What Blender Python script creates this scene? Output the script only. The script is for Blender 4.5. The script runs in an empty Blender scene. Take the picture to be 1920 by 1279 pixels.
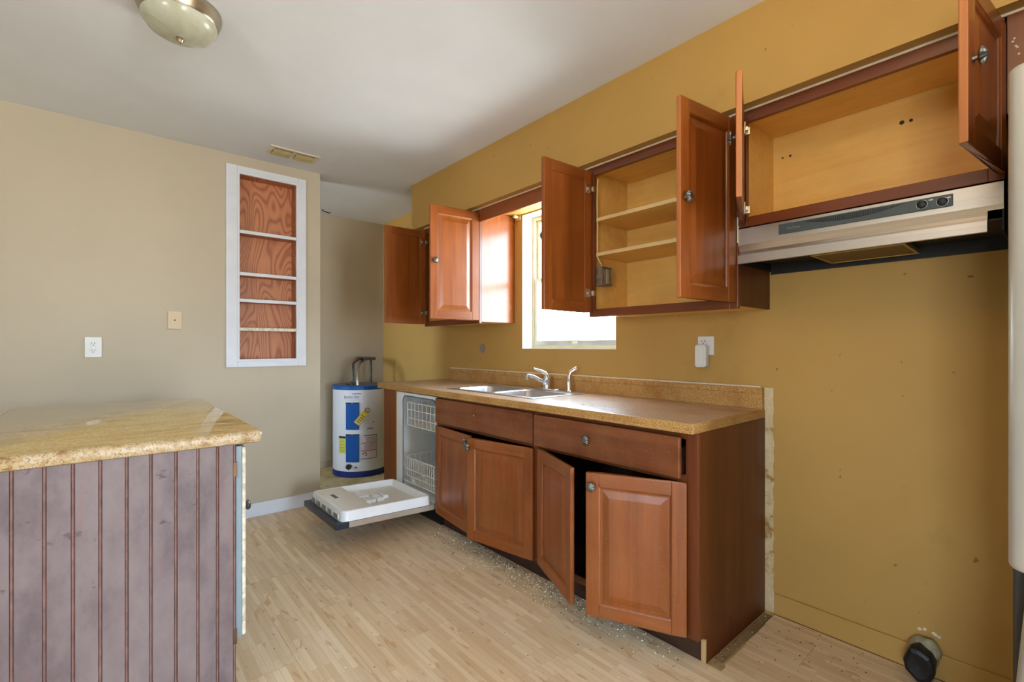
import bpy, bmesh, math, random
from math import sin, cos, pi, radians
from mathutils import Vector, Matrix
random.seed(7)
C = bpy.context.scene.collection
SC = bpy.context.scene

# ------------------------------------------------------------------ camera
TH = math.atan(763/886.0)
cam = bpy.data.cameras.new('camera'); camo = bpy.data.objects.new('camera', cam); C.objects.link(camo)
camo.location = (0, 0, 1.212); camo.rotation_euler = (pi/2, 0, -TH)
cam.sensor_width = 36.0; cam.lens = 36.0*886/1920; cam.clip_start = 0.02
cam.shift_y = (650-639.5)/1920
SC.camera = camo

# ------------------------------------------------------------------ sky, daylight, exposure
SC.view_settings.view_transform = 'Standard'; SC.view_settings.look = 'None'
SC.view_settings.gamma = 1; SC.view_settings.use_curve_mapping = False
SC.view_settings.exposure = 0.0
SKY = 34.0
W = bpy.data.worlds.new('world'); SC.world = W; W.use_nodes = True
nt = W.node_tree; nt.nodes.clear()
wo = nt.nodes.new('ShaderNodeOutputWorld'); bg = nt.nodes.new('ShaderNodeBackground')
tc = nt.nodes.new('ShaderNodeTexCoord'); sep = nt.nodes.new('ShaderNodeSeparateXYZ')
mr = nt.nodes.new('ShaderNodeMapRange'); mr.inputs[1].default_value = -1; mr.inputs[2].default_value = 1
cr = nt.nodes.new('ShaderNodeValToRGB')
e = cr.color_ramp.elements
e[0].position = 0.0; e[0].color = (.55, .57, .56, 1)
e[1].position = 1.0; e[1].color = (.46, .68, 1.0, 1)
x = e.new(.48); x.color = (.72, .75, .74, 1)
x = e.new(.52); x.color = (.66, .82, 1.0, 1)
nt.links.new(tc.outputs['Generated'], sep.inputs[0]); nt.links.new(sep.outputs[2], mr.inputs[0])
nt.links.new(mr.outputs[0], cr.inputs[0]); nt.links.new(cr.outputs[0], bg.inputs[0])
bg.inputs[1].default_value = SKY; nt.links.new(bg.outputs[0], wo.inputs[0])

def lamp(name, kind, loc, rot, energy, color=(1, 1, 1), size=1, size_y=None, portal=False):
    l = bpy.data.lights.new(name, kind); l.energy = energy; l.color = color
    if kind == 'AREA':
        l.shape = 'RECTANGLE'; l.size = size; l.size_y = size_y or size
        l.cycles.is_portal = portal
    elif kind == 'POINT':
        l.shadow_soft_size = size
    o = bpy.data.objects.new(name, l); C.objects.link(o); o.location = loc; o.rotation_euler = rot
    return o
# sky portals in the room's openings, some of them added (they only guide the sky light)
lamp('kitchen_window_portal', 'AREA', (2.47, 2.15, 1.69), (0, pi/2, 0), 1, size=1.0, size_y=.86, portal=True)
lamp('patio_door_portal', 'AREA', (.80, -3.58, 1.08), (pi/2, 0, 0), 1, size=1.2, size_y=2.1, portal=True)
# added warm fill lamp, unseen, above the frame
lamp('added_warm_fill', 'POINT', (.80, .25, 2.38), (0, 0, 0), 9, (1, .64, .28), .12)
lamp('added_window_portal', 'AREA', (-3.29, -1.0, 1.4), (0, -pi/2, 0), 1, size=1.2, size_y=1.2, portal=True)  # portal of the added side window
lamp('added_passage_portal', 'AREA', (-1.29, 4.35, 1.5), (0, -pi/2, 0), 1, size=.8, size_y=.64, portal=True)  # portal of the added passage opening

# ------------------------------------------------------------------ materials
def S(r, g, b):
    f = lambda c: (c/255/12.92) if c/255 <= .04045 else ((c/255+.055)/1.055)**2.4
    return (f(r), f(g), f(b), 1)
class NT:
    def __init__(s, name):
        s.m = bpy.data.materials.new(name); s.m.use_nodes = True
        s.t = s.m.node_tree; s.b = s.t.nodes['Principled BSDF']
    def n(s, typ, **k):
        q = s.t.nodes.new(typ)
        for a, v in k.items(): setattr(q, a, v)
        return q
    def l(s, a, b): s.t.links.new(a, b)
    def coords(s, scale=(1, 1, 1), rnd=True, rot=(0, 0, 0)):
        tc = s.n('ShaderNodeTexCoord'); mp = s.n('ShaderNodeMapping')
        mp.inputs['Scale'].default_value = scale; mp.inputs['Rotation'].default_value = rot
        if rnd:
            oi = s.n('ShaderNodeObjectInfo'); ad = s.n('ShaderNodeVectorMath', operation='MULTIPLY_ADD')
            cb = s.n('ShaderNodeCombineXYZ')
            for i in range(3): s.l(oi.outputs['Random'], cb.inputs[i])
            s.l(cb.outputs[0], ad.inputs[0]); ad.inputs[1].default_value = (7, 5, 9)
            s.l(tc.outputs['Object'], ad.inputs[2]); s.l(ad.outputs[0], mp.inputs[0])
        else:
            s.l(tc.outputs['Object'], mp.inputs[0])
        return mp.outputs[0]
    def noise(s, vec, scale, detail=4, rough=.55, dist=0):
        q = s.n('ShaderNodeTexNoise'); q.inputs['Scale'].default_value = scale; q.inputs['Detail'].default_value = detail
        q.inputs['Roughness'].default_value = rough; q.inputs['Distortion'].default_value = dist
        s.l(vec, q.inputs['Vector']); return q.outputs[0]
    def ramp(s, fac, stops):
        q = s.n('ShaderNodeValToRGB'); el = q.color_ramp.elements
        while len(el) < len(stops): el.new(.5)
        for i, (p, c) in enumerate(stops): el[i].position = p; el[i].color = c if len(c) == 4 else (*c, 1)
        s.l(fac, q.inputs[0]); return q.outputs[0]
    def mix(s, fac, a, b, blend='MIX'):
        q = s.n('ShaderNodeMix', data_type='RGBA', blend_type=blend)
        if isinstance(fac, (int, float)): q.inputs[0].default_value = fac
        else: s.l(fac, q.inputs[0])
        for i, v in ((6, a), (7, b)):
            if isinstance(v, tuple): q.inputs[i].default_value = v
            else: s.l(v, q.inputs[i])
        return q.outputs[2]
    def mathn(s, op, a, b):
        q = s.n('ShaderNodeMath', operation=op)
        for i, v in ((0, a), (1, b)):
            if isinstance(v, (int, float)): q.inputs[i].default_value = v
            else: s.l(v, q.inputs[i])
        return q.outputs[0]
    def bump(s, h, strength=.2, dist=.002):
        q = s.n('ShaderNodeBump'); q.inputs['Strength'].default_value = strength; q.inputs['Distance'].default_value = dist
        s.l(h, q.inputs['Height']); s.l(q.outputs[0], s.b.inputs['Normal'])
    def col(s, c):
        if isinstance(c, tuple): s.b.inputs['Base Color'].default_value = c
        else: s.l(c, s.b.inputs['Base Color'])
    def set(s, **k):
        for a, v in k.items(): s.b.inputs[a.replace('_', ' ')].default_value = v
BW = lambda v: (v, v, v, 1)

def plain(name, c, rough=.5, metal=0.0, var=.12, vs=9, bump=0.0, spec=.5, fine=60):
    n = NT(name); v = n.coords()
    f = n.noise(v, vs, 5)
    lo = tuple(max(0, x*(1-var)) for x in c[:3])+(1,); hi = tuple(min(1, x*(1+var)) for x in c[:3])+(1,)
    n.col(n.ramp(f, [(.3, lo), (.7, hi)]))
    n.set(Roughness=rough, Metallic=metal); n.b.inputs['Specular IOR Level'].default_value = spec
    if bump: n.bump(n.noise(v, fine, 3), bump, .002)
    return n.m

def paint(name, c, stain, rough=.6, spec=.35, specks=True):
    n = NT(name); v = n.coords(rnd=False)
    f = n.noise(v, .9, 4, .6); base = n.ramp(f, [(.35, tuple(x*.94 for x in c[:3])), (.65, tuple(min(1, x*1.05) for x in c[:3]))])
    if specks:
        g = n.noise(v, 2.3, 6, .7); m = n.ramp(g, [(.60, BW(0)), (.75, BW(.35))])
        base = n.mix(m, base, stain)
        h = n.noise(v, 34, 2, .4); k = n.ramp(h, [(.765, BW(0)), (.785, BW(.6))])
        base = n.mix(k, base, tuple(x*.25 for x in stain[:3])+(1,))
    n.col(base); n.set(Roughness=rough); n.b.inputs['Specular IOR Level'].default_value = spec
    n.bump(n.noise(v, 160, 3), .12, .001)
    return n.m

def wood(name, dark, light, axis=2, rough=.32, spec=.5, dust=0.0, grain=1.0, coat=.0, scale=1.0):
    n = NT(name)
    sc = [14*scale]*3; sc[axis] = .9*scale
    v = n.coords(tuple(sc)); f = n.noise(v, 1.3, 6, .6, .6)
    sc2 = [70*scale]*3; sc2[axis] = 3*scale
    v2 = n.coords(tuple(sc2)); g = n.noise(v2, 1.0, 3, .6)
    blotch = n.noise(n.coords((2.2, 2.2, 2.2)), 2.4, 4, .6)
    base = n.ramp(f, [(.30, dark), (.70, light)])
    base = n.mix(.35*grain, base, n.mix(g, BW(.35), BW(1.0)), 'MULTIPLY')
    base = n.mix(.45, base, n.ramp(blotch, [(.3, BW(.72)), (.7, BW(1.0))]), 'MULTIPLY')
    if dust:
        vd = n.coords((1, 1, 1)); d1 = n.noise(vd, 3.2, 5, .7); dm = n.ramp(d1, [(.42, BW(0)), (.72, BW(dust))])
        base = n.mix(dm, base, S(156, 118, 82))
        sp = n.noise(vd, 120, 2, .5); sm = n.ramp(sp, [(.70, BW(0)), (.74, BW(.7*min(1, dust*2)))])
        base = n.mix(sm, base, S(205, 170, 130))
    n.col(base)
    r = n.ramp(blotch, [(.3, BW(max(.05, rough-.02))), (.7, BW(rough+.04))]); n.l(r, n.b.inputs['Roughness'])
    n.b.inputs['Specular IOR Level'].default_value = spec
    n.b.inputs['Coat Weight'].default_value = coat; n.b.inputs['Coat Roughness'].default_value = .12
    n.bump(g, .06, .001)
    return n.m

M = {}
M['wall'] = paint('tan_wall_paint_warm_lit', S(190, 151, 82), S(156, 118, 54))  # same tan paint, with the right side's warm light mixed into the colour
M['wall_smooth'] = paint('tan_wall_paint_cool_lit', S(190, 177, 154), S(180, 150, 110), specks=False)  # same tan paint, with cool daylight mixed in, so paler and more neutral
M['ceil'] = paint('ceiling_paint', S(222, 225, 230), S(190, 180, 165), rough=.7, specks=False)
M['white'] = plain('white_trim_paint', S(216, 219, 226), .4, var=.04)
M['cream'] = plain('cream_paint', S(214, 196, 150), .5, var=.08)
CH_D, CH_L = S(130, 65, 19), S(166, 90, 34)
M['cherry'] = wood('cherry_stain_vertical', CH_D, CH_L, 2, .33, coat=.12)
M['cherry_h'] = wood('cherry_stain_horizontal', CH_D, CH_L, 1, .33, coat=.12)
M['cherry_x'] = wood('cherry_stain_local_x', CH_D, CH_L, 0, .33, coat=.12)
M['cherry_dusty'] = wood('dusty_cherry_vertical', CH_D, CH_L, 2, .36, dust=.22)
M['cherry_dusty_x'] = wood('dusty_cherry_local_x', CH_D, CH_L, 0, .36, dust=.3)
M['cherry_dusty_y'] = wood('dusty_cherry_horizontal', CH_D, CH_L, 1, .40, dust=.35)
M['cherry_side'] = wood('cherry_end_panel', S(86, 40, 9), S(114, 55, 16), 2, .42, dust=.05, grain=.6)
FR_D, FR_L = S(92, 42, 14), S(132, 66, 26)
M['frame'] = wood('dark_cherry_vertical', FR_D, FR_L, 2, .33, coat=.12)
M['frame_h'] = wood('dark_cherry_horizontal', FR_D, FR_L, 1, .33, coat=.12)
M['drawer'] = wood('dusty_dark_cherry', S(104, 50, 18), S(146, 76, 32), 1, .42, dust=.3)
M['cherry_gloss'] = wood('cherry_gloss_panel', CH_D, CH_L, 2, .24, spec=.5, coat=.1, grain=.5)
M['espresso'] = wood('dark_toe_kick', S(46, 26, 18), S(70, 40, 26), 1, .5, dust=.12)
M['maple'] = wood('maple_interior', S(236, 180, 90), S(246, 203, 116), 1, .42, grain=.35)
M['maple_edge'] = wood('maple_shelf_edge', S(224, 190, 130), S(236, 208, 152), 1, .45, grain=.3)
M['oak'] = wood('oak_niche', S(176, 104, 62), S(222, 158, 110), 2, .45, grain=1.3, scale=.8)
def mk_oak():
    n = NT('oak_cathedral'); v = n.coords((1, 1, 1))
    w = n.mathn('SINE', n.mathn('MULTIPLY', n.noise(n.coords((5.5, 3, 1.5)), 1.0, 1.0, .4, .2), 120), 0)
    w = n.mathn('MULTIPLY_ADD', w, .5); w.node.inputs[2].default_value = .5
    g = n.noise(n.coords((120, 120, 3)), 1, 3, .6)
    b = n.ramp(w, [(.0, S(164, 96, 58)), (.35, S(190, 120, 78)), (.95, S(202, 132, 88))])
    n.col(n.mix(.35, b, n.mix(g, BW(.45), BW(1.0)), 'MULTIPLY')); n.set(Roughness=.45); n.bump(g, .1, .001); return n.m
M['oak'] = mk_oak()
M['raw_edge'] = wood('door_edge_wood', S(168, 98, 48), S(196, 124, 66), 2, .4, grain=.5)
M['old_board'] = wood('weathered_board', S(116, 88, 58), S(176, 146, 104), 0, .8)
M['raw_pine'] = wood('raw_pine', S(190, 150, 95), S(222, 186, 130), 2, .6)
M['pewter'] = plain('pewter_knob', S(124, 120, 114), .38, .9, var=.3, vs=40)
M['nickel'] = plain('nickel_hinge', S(190, 180, 165), .3, 1.0)
M['chrome'] = plain('chrome', S(225, 225, 225), .08, 1.0, var=.03)
M['brushed'] = plain('brushed_nickel', S(176, 168, 148), .3, 1.0, var=.08)
M['plastic_w'] = plain('white_plastic', S(226, 226, 222), .4, var=.03)
M['plastic_dk'] = plain('dark_plastic', S(34, 36, 38), .4, var=.2)
M['strip_grey'] = plain('control_strip_grey', S(72, 82, 84), .35, var=.08)
M['black'] = plain('black', S(12, 12, 13), .5, var=.2)
M['beige_plate'] = plain('beige_plate', S(208, 188, 150), .45, var=.03)
M['grey_disc'] = plain('grey_disc', S(140, 130, 118), .5, var=.06)
M['slot'] = plain('slot_dark', S(40, 34, 28), .7)
M['tub_w'] = plain('dishwasher_white', S(246, 249, 252), .3, var=.04)
M['tub_in'] = plain('dishwasher_liner', S(240, 236, 224), .35, var=.06, vs=4)
M['wire'] = plain('coated_wire', S(246, 243, 234), .45, var=.05)
M['navy'] = plain('navy_trim', S(40, 48, 62), .35, var=.15)
M['skin'] = plain('door_skin_taupe', S(176, 160, 144), .45, var=.08)
M['red'] = plain('red_plastic', S(190, 30, 20), .4)
M['heater_w'] = plain('heater_enamel', S(226, 228, 232), .3, var=.02, vs=3)
M['heater_b'] = plain('heater_blue', S(14, 84, 158), .35, var=.06, vs=3)
M['heater_base'] = plain('heater_base_navy', S(24, 42, 112), .4, var=.1)
M['heater_top'] = plain('heater_top_grey', S(96, 104, 112), .45, var=.2)
M['label_y'] = plain('yellow_label', S(206, 204, 84), .6, var=.06)
M['tag_y'] = plain('yellow_tag', S(222, 196, 78), .6, var=.08)
M['label_w'] = plain('white_label', S(226, 218, 220), .5, var=.03)
M['ink'] = plain('ink', S(40, 40, 50), .6)
M['ink_b'] = plain('ink_blue', S(70, 80, 130), .6)
M['ink_r'] = plain('ink_red', S(190, 70, 90), .6)
M['pipe'] = plain('old_pipe', S(84, 82, 74), .4, .7, var=.4, vs=30)
M['box_metal'] = plain('galvanised_box', S(128, 116, 96), .5, .3, var=.4, vs=40)
M['flex'] = plain('flex_pipe', S(190, 190, 188), .3, .9, var=.2, vs=60)
M['rubber'] = plain('black_pipe_cap', S(12, 12, 12), .5, var=.5, vs=40, bump=.3)
M['mastic'] = plain('grey_mastic', S(158, 148, 118), .8, var=.25, vs=40, bump=.5)
M['caulk'] = plain('white_caulk', S(222, 208, 184), .7, var=.12, vs=30, bump=.5)
M['fridge_dk'] = plain('fridge_body_charcoal', S(58, 56, 54), .5, var=.1)
M['hood_under'] = plain('hood_underside', S(26, 26, 28), .55, var=.3)
M['filterm'] = plain('greasy_filter', S(112, 88, 48), .5, .6, var=.5, vs=120, bump=.6, fine=220)
M['filter_edge'] = plain('filter_frame', S(170, 150, 96), .4, .8)
M['sash'] = plain('window_sash', S(196, 184, 146), .45, var=.08)
M['sash_grey'] = plain('window_sill_alu', S(178, 172, 158), .4, .3)
M['reveal'] = plain('window_reveal', S(236, 232, 222), .55, var=.05)
M['gasket'] = plain('gasket_grey', S(96, 110, 128), .5)
M['dust_l'] = plain('crumb_light', S(226, 212, 186), .8)
M['dust_d'] = plain('crumb_dark', S(92, 66, 40), .8)
M['blue_paint'] = plain('pale_blue_paint', S(132, 150, 160), .45, var=.05)
M['worn_white'] = plain('worn_white_edge', S(214, 204, 184), .6, var=.35, vs=50)
M['brown_metal'] = plain('brown_hinge', S(110, 82, 58), .45, .6, var=.3)
M['paper'] = plain('paper_scrap', S(206, 176, 140), .8)
M['vent'] = plain('vent_enamel', S(212, 202, 184), .45, var=.06)
M['vent_slat'] = plain('vent_slat', S(176, 160, 110), .45, var=.1)

def mk_steel(name, axis, c=S(212, 206, 198), rough=.34):
    n = NT(name); sc = [160]*3; sc[axis] = 1.2
    g = n.noise(n.coords(tuple(sc)), 1, 3); n.col(n.ramp(g, [(.3, tuple(x*.86 for x in c[:3])), (.7, c)]))
    n.set(Metallic=1.0, Roughness=rough); n.bump(g, .05, .0005); return n.m
M['steel_y'] = mk_steel('brushed_steel', 1)
M['steel_z'] = mk_steel('fridge_steel', 2, S(222, 220, 212), .3)
M['fridge'] = plain('refrigerator_steel', S(206, 205, 196), .36, .45, var=.03)
M['sink'] = mk_steel('sink_steel', 0, S(205, 205, 205), .34)

def mk_granite():
    n = NT('granite'); v = n.coords((1, 1, 1), rnd=False)
    vein = n.noise(n.coords((1.3, 5.5, 5.5), rnd=False, rot=(0, 0, .25)), 1.6, 7, .65, 1.2)
    base = n.ramp(vein, [(.30, S(120, 100, 62)), (.42, S(176, 148, 92)), (.55, S(200, 172, 116)), (.68, S(186, 142, 78)), (.8, S(206, 190, 150))])
    sp = n.noise(v, 130, 3, .6); base = n.mix(n.ramp(sp, [(.58, BW(0)), (.68, BW(.75))]), base, S(84, 64, 44))
    s2 = n.noise(v, 70, 2, .5); base = n.mix(n.ramp(s2, [(.62, BW(0)), (.7, BW(.6))]), base, S(226, 206, 172))
    n.col(base); n.set(Roughness=.05); n.b.inputs['Specular IOR Level'].default_value = .28; return n.m
M['granite'] = mk_granite()
def mk_granite_edge():
    n = NT('granite_edge'); v = n.coords((1, 1, 1), rnd=False)
    f = n.noise(v, 26, 6, .7)
    base = n.ramp(f, [(.32, S(140, 94, 44)), (.45, S(190, 160, 112)), (.6, S(206, 184, 150)), (.72, S(166, 118, 58))])
    sp = n.noise(v, 190, 4, .7); base = n.mix(n.ramp(sp, [(.50, BW(0)), (.64, BW(.8))]), base, S(104, 78, 50))
    n.col(base); n.set(Roughness=.3); n.bump(sp, .3, .002); return n.m
M['granite_edge'] = mk_granite_edge()
def mk_particle():
    n = NT('particle_board'); v = n.coords((1, 1, 1), rnd=False)
    f = n.noise(v, 180, 4, .7); base = n.ramp(f, [(.3, S(130, 86, 36)), (.5, S(190, 144, 78)), (.7, S(224, 188, 128))])
    b = n.noise(v, 7, 4, .6); base = n.mix(n.ramp(b, [(.45, BW(0)), (.7, BW(.5))]), base, S(150, 88, 24))
    n.col(base); n.set(Roughness=.8); n.bump(f, .6, .003); return n.m
M['particle'] = mk_particle()
def mk_laminate():
    n = NT('counter_laminate'); v = n.coords((1, 1, 1), rnd=False)
    f = n.noise(v, 60, 4, .7); base = n.ramp(f, [(.35, S(172, 138, 108)), (.65, S(198, 164, 132))])
    b = n.noise(v, 3, 5, .65); base = n.mix(n.ramp(b, [(.5, BW(0)), (.72, BW(.6))]), base, S(164, 112, 60))
    n.col(base); n.l(n.ramp(b, [(.3, BW(.26)), (.7, BW(.45))]), n.b.inputs['Roughness']); return n.m
M['laminate'] = mk_laminate()
def mk_floor():
    n = NT('bamboo_laminate')
    v = n.coords((1, 1, 1), rnd=True)
    mp = n.n('ShaderNodeMapping'); mp.inputs['Rotation'].default_value = (0, 0, pi/2); n.l(v, mp.inputs[0])
    br = n.n('ShaderNodeTexBrick'); br.offset = .37; br.squash = 1
    n.l(mp.outputs[0], br.inputs['Vector']); br.inputs['Scale'].default_value = 1
    br.inputs['Brick Width'].default_value = .24; br.inputs['Row Height'].default_value = .0246
    br.inputs['Mortar Size'].default_value = .0008; br.inputs['Mortar Smooth'].default_value = .3
    br.inputs['Bias'].default_value = 0
    br.inputs['Color1'].default_value = S(206, 176, 136); br.inputs['Color2'].default_value = S(238, 217, 184); br.inputs['Mortar'].default_value = S(190, 152, 110)
    g = n.noise(n.coords((60, 1.6, 60)), 1, 4, .6)
    base = n.mix(.4, br.outputs[0], n.ramp(g, [(.3, S(210, 176, 132)), (.7, S(238, 214, 178))]))
    nd = n.noise(n.coords((38, 9, 38)), 1.0, 2, .5, .3); base = n.mix(n.ramp(nd, [(.62, BW(0)), (.70, BW(.65))]), base, S(192, 146, 94))
    d = n.noise(n.coords((1, 1, 1), rnd=False), 1.1, 5, .6); base = n.mix(n.ramp(d, [(.45, BW(0)), (.75, BW(.25))]), base, S(214, 200, 178))
    sp = n.noise(n.coords((1, 1, 1), rnd=False), 26, 2, .5); base = n.mix(n.ramp(sp, [(.77, BW(0)), (.79, BW(.6))]), base, S(110, 76, 40))
    n.col(base); n.l(n.ramp(d, [(.3, BW(.30)), (.7, BW(.46))]), n.b.inputs['Roughness']); n.b.inputs['Specular IOR Level'].default_value = .42
    n.bump(g, .04, .0006); return n.m
M['floor'] = mk_floor()
def mk_sub():
    n = NT('dirty_subfloor'); v = n.coords((1, 1, 1), rnd=False)
    f = n.noise(v, 5, 6, .7); base = n.ramp(f, [(.3, S(130, 104, 62)), (.45, S(186, 164, 112)), (.7, S(206, 190, 148))])
    g = n.noise(v, 22, 4, .7); base = n.mix(n.ramp(g, [(.60, BW(0)), (.7, BW(.85))]), base, S(52, 38, 24))
    n.col(base); n.set(Roughness=.8); n.bump(g, .4, .003); return n.m
M['sub'] = mk_sub()
def mk_boards():
    n = NT('mauve_worn_paint'); v = n.coords((1, 1, 1), rnd=False)
    f = n.noise(n.coords((3, 3, 1.6), rnd=False), 1.8, 6, .65)
    base = n.ramp(f, [(.3, S(94, 79, 82)), (.5, S(126, 109, 109)), (.7, S(140, 125, 123))])
    g = n.noise(n.coords((40, 40, 2)), 1, 3, .6); base = n.mix(n.ramp(g, [(.58, BW(0)), (.72, BW(.4))]), base, S(140, 92, 82))
    k = n.noise(n.coords((9, 9, 14), rnd=False), 1.0, 4, .75); base = n.mix(n.ramp(k, [(.63, BW(0)), (.70, BW(.75))]), base, S(66, 54, 60))
    n.col(base); n.set(Roughness=.5); n.bump(f, .1, .002); return n.m
M['mauve'] = mk_boards()
M['groove'] = plain('worn_groove', S(132, 98, 90), .6, var=.25, vs=30)
def mk_bowl():
    n = NT('alabaster_glass'); v = n.coords((1, 1, 1)); f = n.noise(v, 9, 5, .6, 1)
    n.col(n.ramp(f, [(.3, S(170, 168, 144)), (.7, S(198, 198, 182))])); n.set(Roughness=.22)
    n.b.inputs['Subsurface Weight'].default_value = .15; n.b.inputs['Subsurface Radius'].default_value = (.02, .02, .015)
    return n.m
M['bowl'] = mk_bowl()
def mk_glass():
    n = NT('dusty_window_glass'); t = n.t; v = n.coords((1, 1, 1), rnd=False)
    out = t.nodes['Material Output']
    tr = n.n('ShaderNodeBsdfTransparent'); tr.inputs[0].default_value = (.88, .88, .86, 1); gl = n.n('ShaderNodeBsdfGlossy'); gl.inputs['Roughness'].default_value = .05
    tl = n.n('ShaderNodeBsdfTranslucent'); tl.inputs[0].default_value = (.5, .48, .42, 1)
    m1 = n.n('ShaderNodeMixShader'); m1.inputs[0].default_value = .06; n.l(tr.outputs[0], m1.inputs[1]); n.l(gl.outputs[0], m1.inputs[2])
    f = n.noise(v, 14, 6, .75); g = n.noise(v, 3, 3, .6)
    fm = n.mathn('MULTIPLY', n.ramp(f, [(.5, BW(0)), (.75, BW(.9))]), n.ramp(g, [(.4, BW(0)), (.65, BW(1))]))
    m2 = n.n('ShaderNodeMixShader'); n.l(fm, m2.inputs[0]); n.l(m1.outputs[0], m2.inputs[1]); n.l(tl.outputs[0], m2.inputs[2])
    n.l(m2.outputs[0], out.inputs[0]); return n.m
M['glass'] = mk_glass()

# ------------------------------------------------------------------ geometry helpers
WL = {}                                  # world location of every empty/thing
class MB:
    def __init__(s): s.v = []; s.f = []; s.mi = []
    def add(s, vs, fs, mi=0):
        o = len(s.v); s.v += [tuple(p) for p in vs]; s.f += [tuple(i+o for i in q) for q in fs]; s.mi += [mi]*len(fs); return s
    def box(s, x0, x1, y0, y1, z0, z1, mi=0):
        vs = [(x, y, z) for z in (z0, z1) for y in (y0, y1) for x in (x0, x1)]
        return s.add(vs, [(0, 2, 3, 1), (4, 5, 7, 6), (0, 1, 5, 4), (2, 6, 7, 3), (0, 4, 6, 2), (1, 3, 7, 5)], mi)
    def vox(s, xs, ys, zs, solid, mi=0):
        idx = {}; vs = []; fs = []
        def vid(i, j, k):
            if (i, j, k) not in idx: idx[(i, j, k)] = len(vs); vs.append((xs[i], ys[j], zs[k]))
            return idx[(i, j, k)]
        nx, ny, nz = len(xs)-1, len(ys)-1, len(zs)-1
        cell = lambda i, j, k: 0 <= i < nx and 0 <= j < ny and 0 <= k < nz and solid((xs[i]+xs[i+1])/2, (ys[j]+ys[j+1])/2, (zs[k]+zs[k+1])/2)
        for i in range(nx):
            for j in range(ny):
                for k in range(nz):
                    if not cell(i, j, k): continue
                    a, b, c = i+1, j+1, k+1
                    if not cell(i-1, j, k): fs.append((vid(i, j, k), vid(i, j, c), vid(i, b, c), vid(i, b, k)))
                    if not cell(i+1, j, k): fs.append((vid(a, j, k), vid(a, b, k), vid(a, b, c), vid(a, j, c)))
                    if not cell(i, j-1, k): fs.append((vid(i, j, k), vid(a, j, k), vid(a, j, c), vid(i, j, c)))
                    if not cell(i, j+1, k): fs.append((vid(i, b, k), vid(i, b, c), vid(a, b, c), vid(a, b, k)))
                    if not cell(i, j, k-1): fs.append((vid(i, j, k), vid(i, b, k), vid(a, b, k), vid(a, j, k)))
                    if not cell(i, j, k+1): fs.append((vid(i, j, c), vid(a, j, c), vid(a, b, c), vid(i, b, c)))
        return s.add(vs, fs, mi)
    def prism(s, pts, axis, a, b, mi=0):
        """extrude a 2D outline along axis (0: pts are (y,z); 1: (x,z); 2: (x,y))"""
        def P(p, t):
            return (t, p[0], p[1]) if axis == 0 else (p[0], t, p[1]) if axis == 1 else (p[0], p[1], t)
        n = len(pts)
        return s.add([P(p, a) for p in pts]+[P(p, b) for p in pts],
                     [tuple(range(n))[::-1], tuple(range(n, 2*n))]+[(i, (i+1) % n, n+(i+1) % n, n+i) for i in range(n)], mi)
    def lathe(s, prof, c=(0, 0, 0), axis=2, seg=32, mi=0, mod=None, sgn=1):
        vs = []; fs = []
        for r, h in prof:
            for k in range(seg):
                t = 2*pi*k/seg; q = r*(mod(t, r, h) if mod else 1)
                p = [q*cos(t), q*sin(t), h*sgn]
                p = p if axis == 2 else [p[2], p[0], p[1]] if axis == 0 else [p[0], p[2], p[1]]
                vs.append(tuple(p[i]+c[i] for i in range(3)))
        for j in range(len(prof)-1):
            for k in range(seg): fs.append((j*seg+k, j*seg+(k+1) % seg, (j+1)*seg+(k+1) % seg, (j+1)*seg+k))
        if prof[0][0] > 1e-6: fs.append(tuple(range(seg))[::-1])
        if prof[-1][0] > 1e-6: fs.append(tuple((len(prof)-1)*seg+k for k in range(seg)))
        return s.add(vs, fs, mi)
    def tube(s, pts, r, seg=8, mi=0):
        pts = [Vector(p) for p in pts]; vs = []; fs = []; up = None
        for i, p in enumerate(pts):
            d = (pts[min(i+1, len(pts)-1)]-pts[max(i-1, 0)]).normalized()
            if up is None: up = d.orthogonal().normalized()
            up = (up-d*up.dot(d)).normalized(); w = d.cross(up)
            rr = r[i] if isinstance(r, (list, tuple)) else r
            vs += [p+up*rr*cos(2*pi*k/seg)+w*rr*sin(2*pi*k/seg) for k in range(seg)]
        for j in range(len(pts)-1):
            for k in range(seg): fs.append((j*seg+k, j*seg+(k+1) % seg, (j+1)*seg+(k+1) % seg, (j+1)*seg+k))
        fs.append(tuple(range(seg))[::-1]); fs.append(tuple((len(pts)-1)*seg+k for k in range(seg)))
        return s.add(vs, fs, mi)
    def build(s, name, mats, parent=None, local=False, loc=None, bev=0, seg=2, smooth=0, kind=None, label=None):
        mats = mats if isinstance(mats, (list, tuple)) else [mats]
        off = Vector((0, 0, 0))
        if not local:
            if loc is not None: off = Vector(loc)
            elif parent is not None: off = WL[parent.name]
        me = bpy.data.meshes.new(name); me.from_pydata([tuple(Vector(p)-off) for p in s.v], [], s.f)
        for q, i in zip(me.polygons, s.mi): q.material_index = i
        bm = bmesh.new(); bm.from_mesh(me); bmesh.ops.remove_doubles(bm, verts=bm.verts, dist=1e-6)
        bmesh.ops.recalc_face_normals(bm, faces=bm.faces); bm.to_mesh(me); bm.free()
        for m in mats: me.materials.append(M[m] if isinstance(m, str) else m)
        if smooth:
            for q in me.polygons: q.use_smooth = True
            me.set_sharp_from_angle(angle=radians(smooth))
        o = bpy.data.objects.new(name, me); C.objects.link(o)
        if parent is not None:
            o.parent = parent
            if not local and loc is not None: o.location = Vector(loc)-WL[parent.name]
            WL[o.name] = Vector(loc) if loc is not None else Vector(WL.get(parent.name, (0, 0, 0)))
        else:
            if loc is not None: o.location = loc
            WL[o.name] = Vector(loc or (0, 0, 0))
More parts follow.
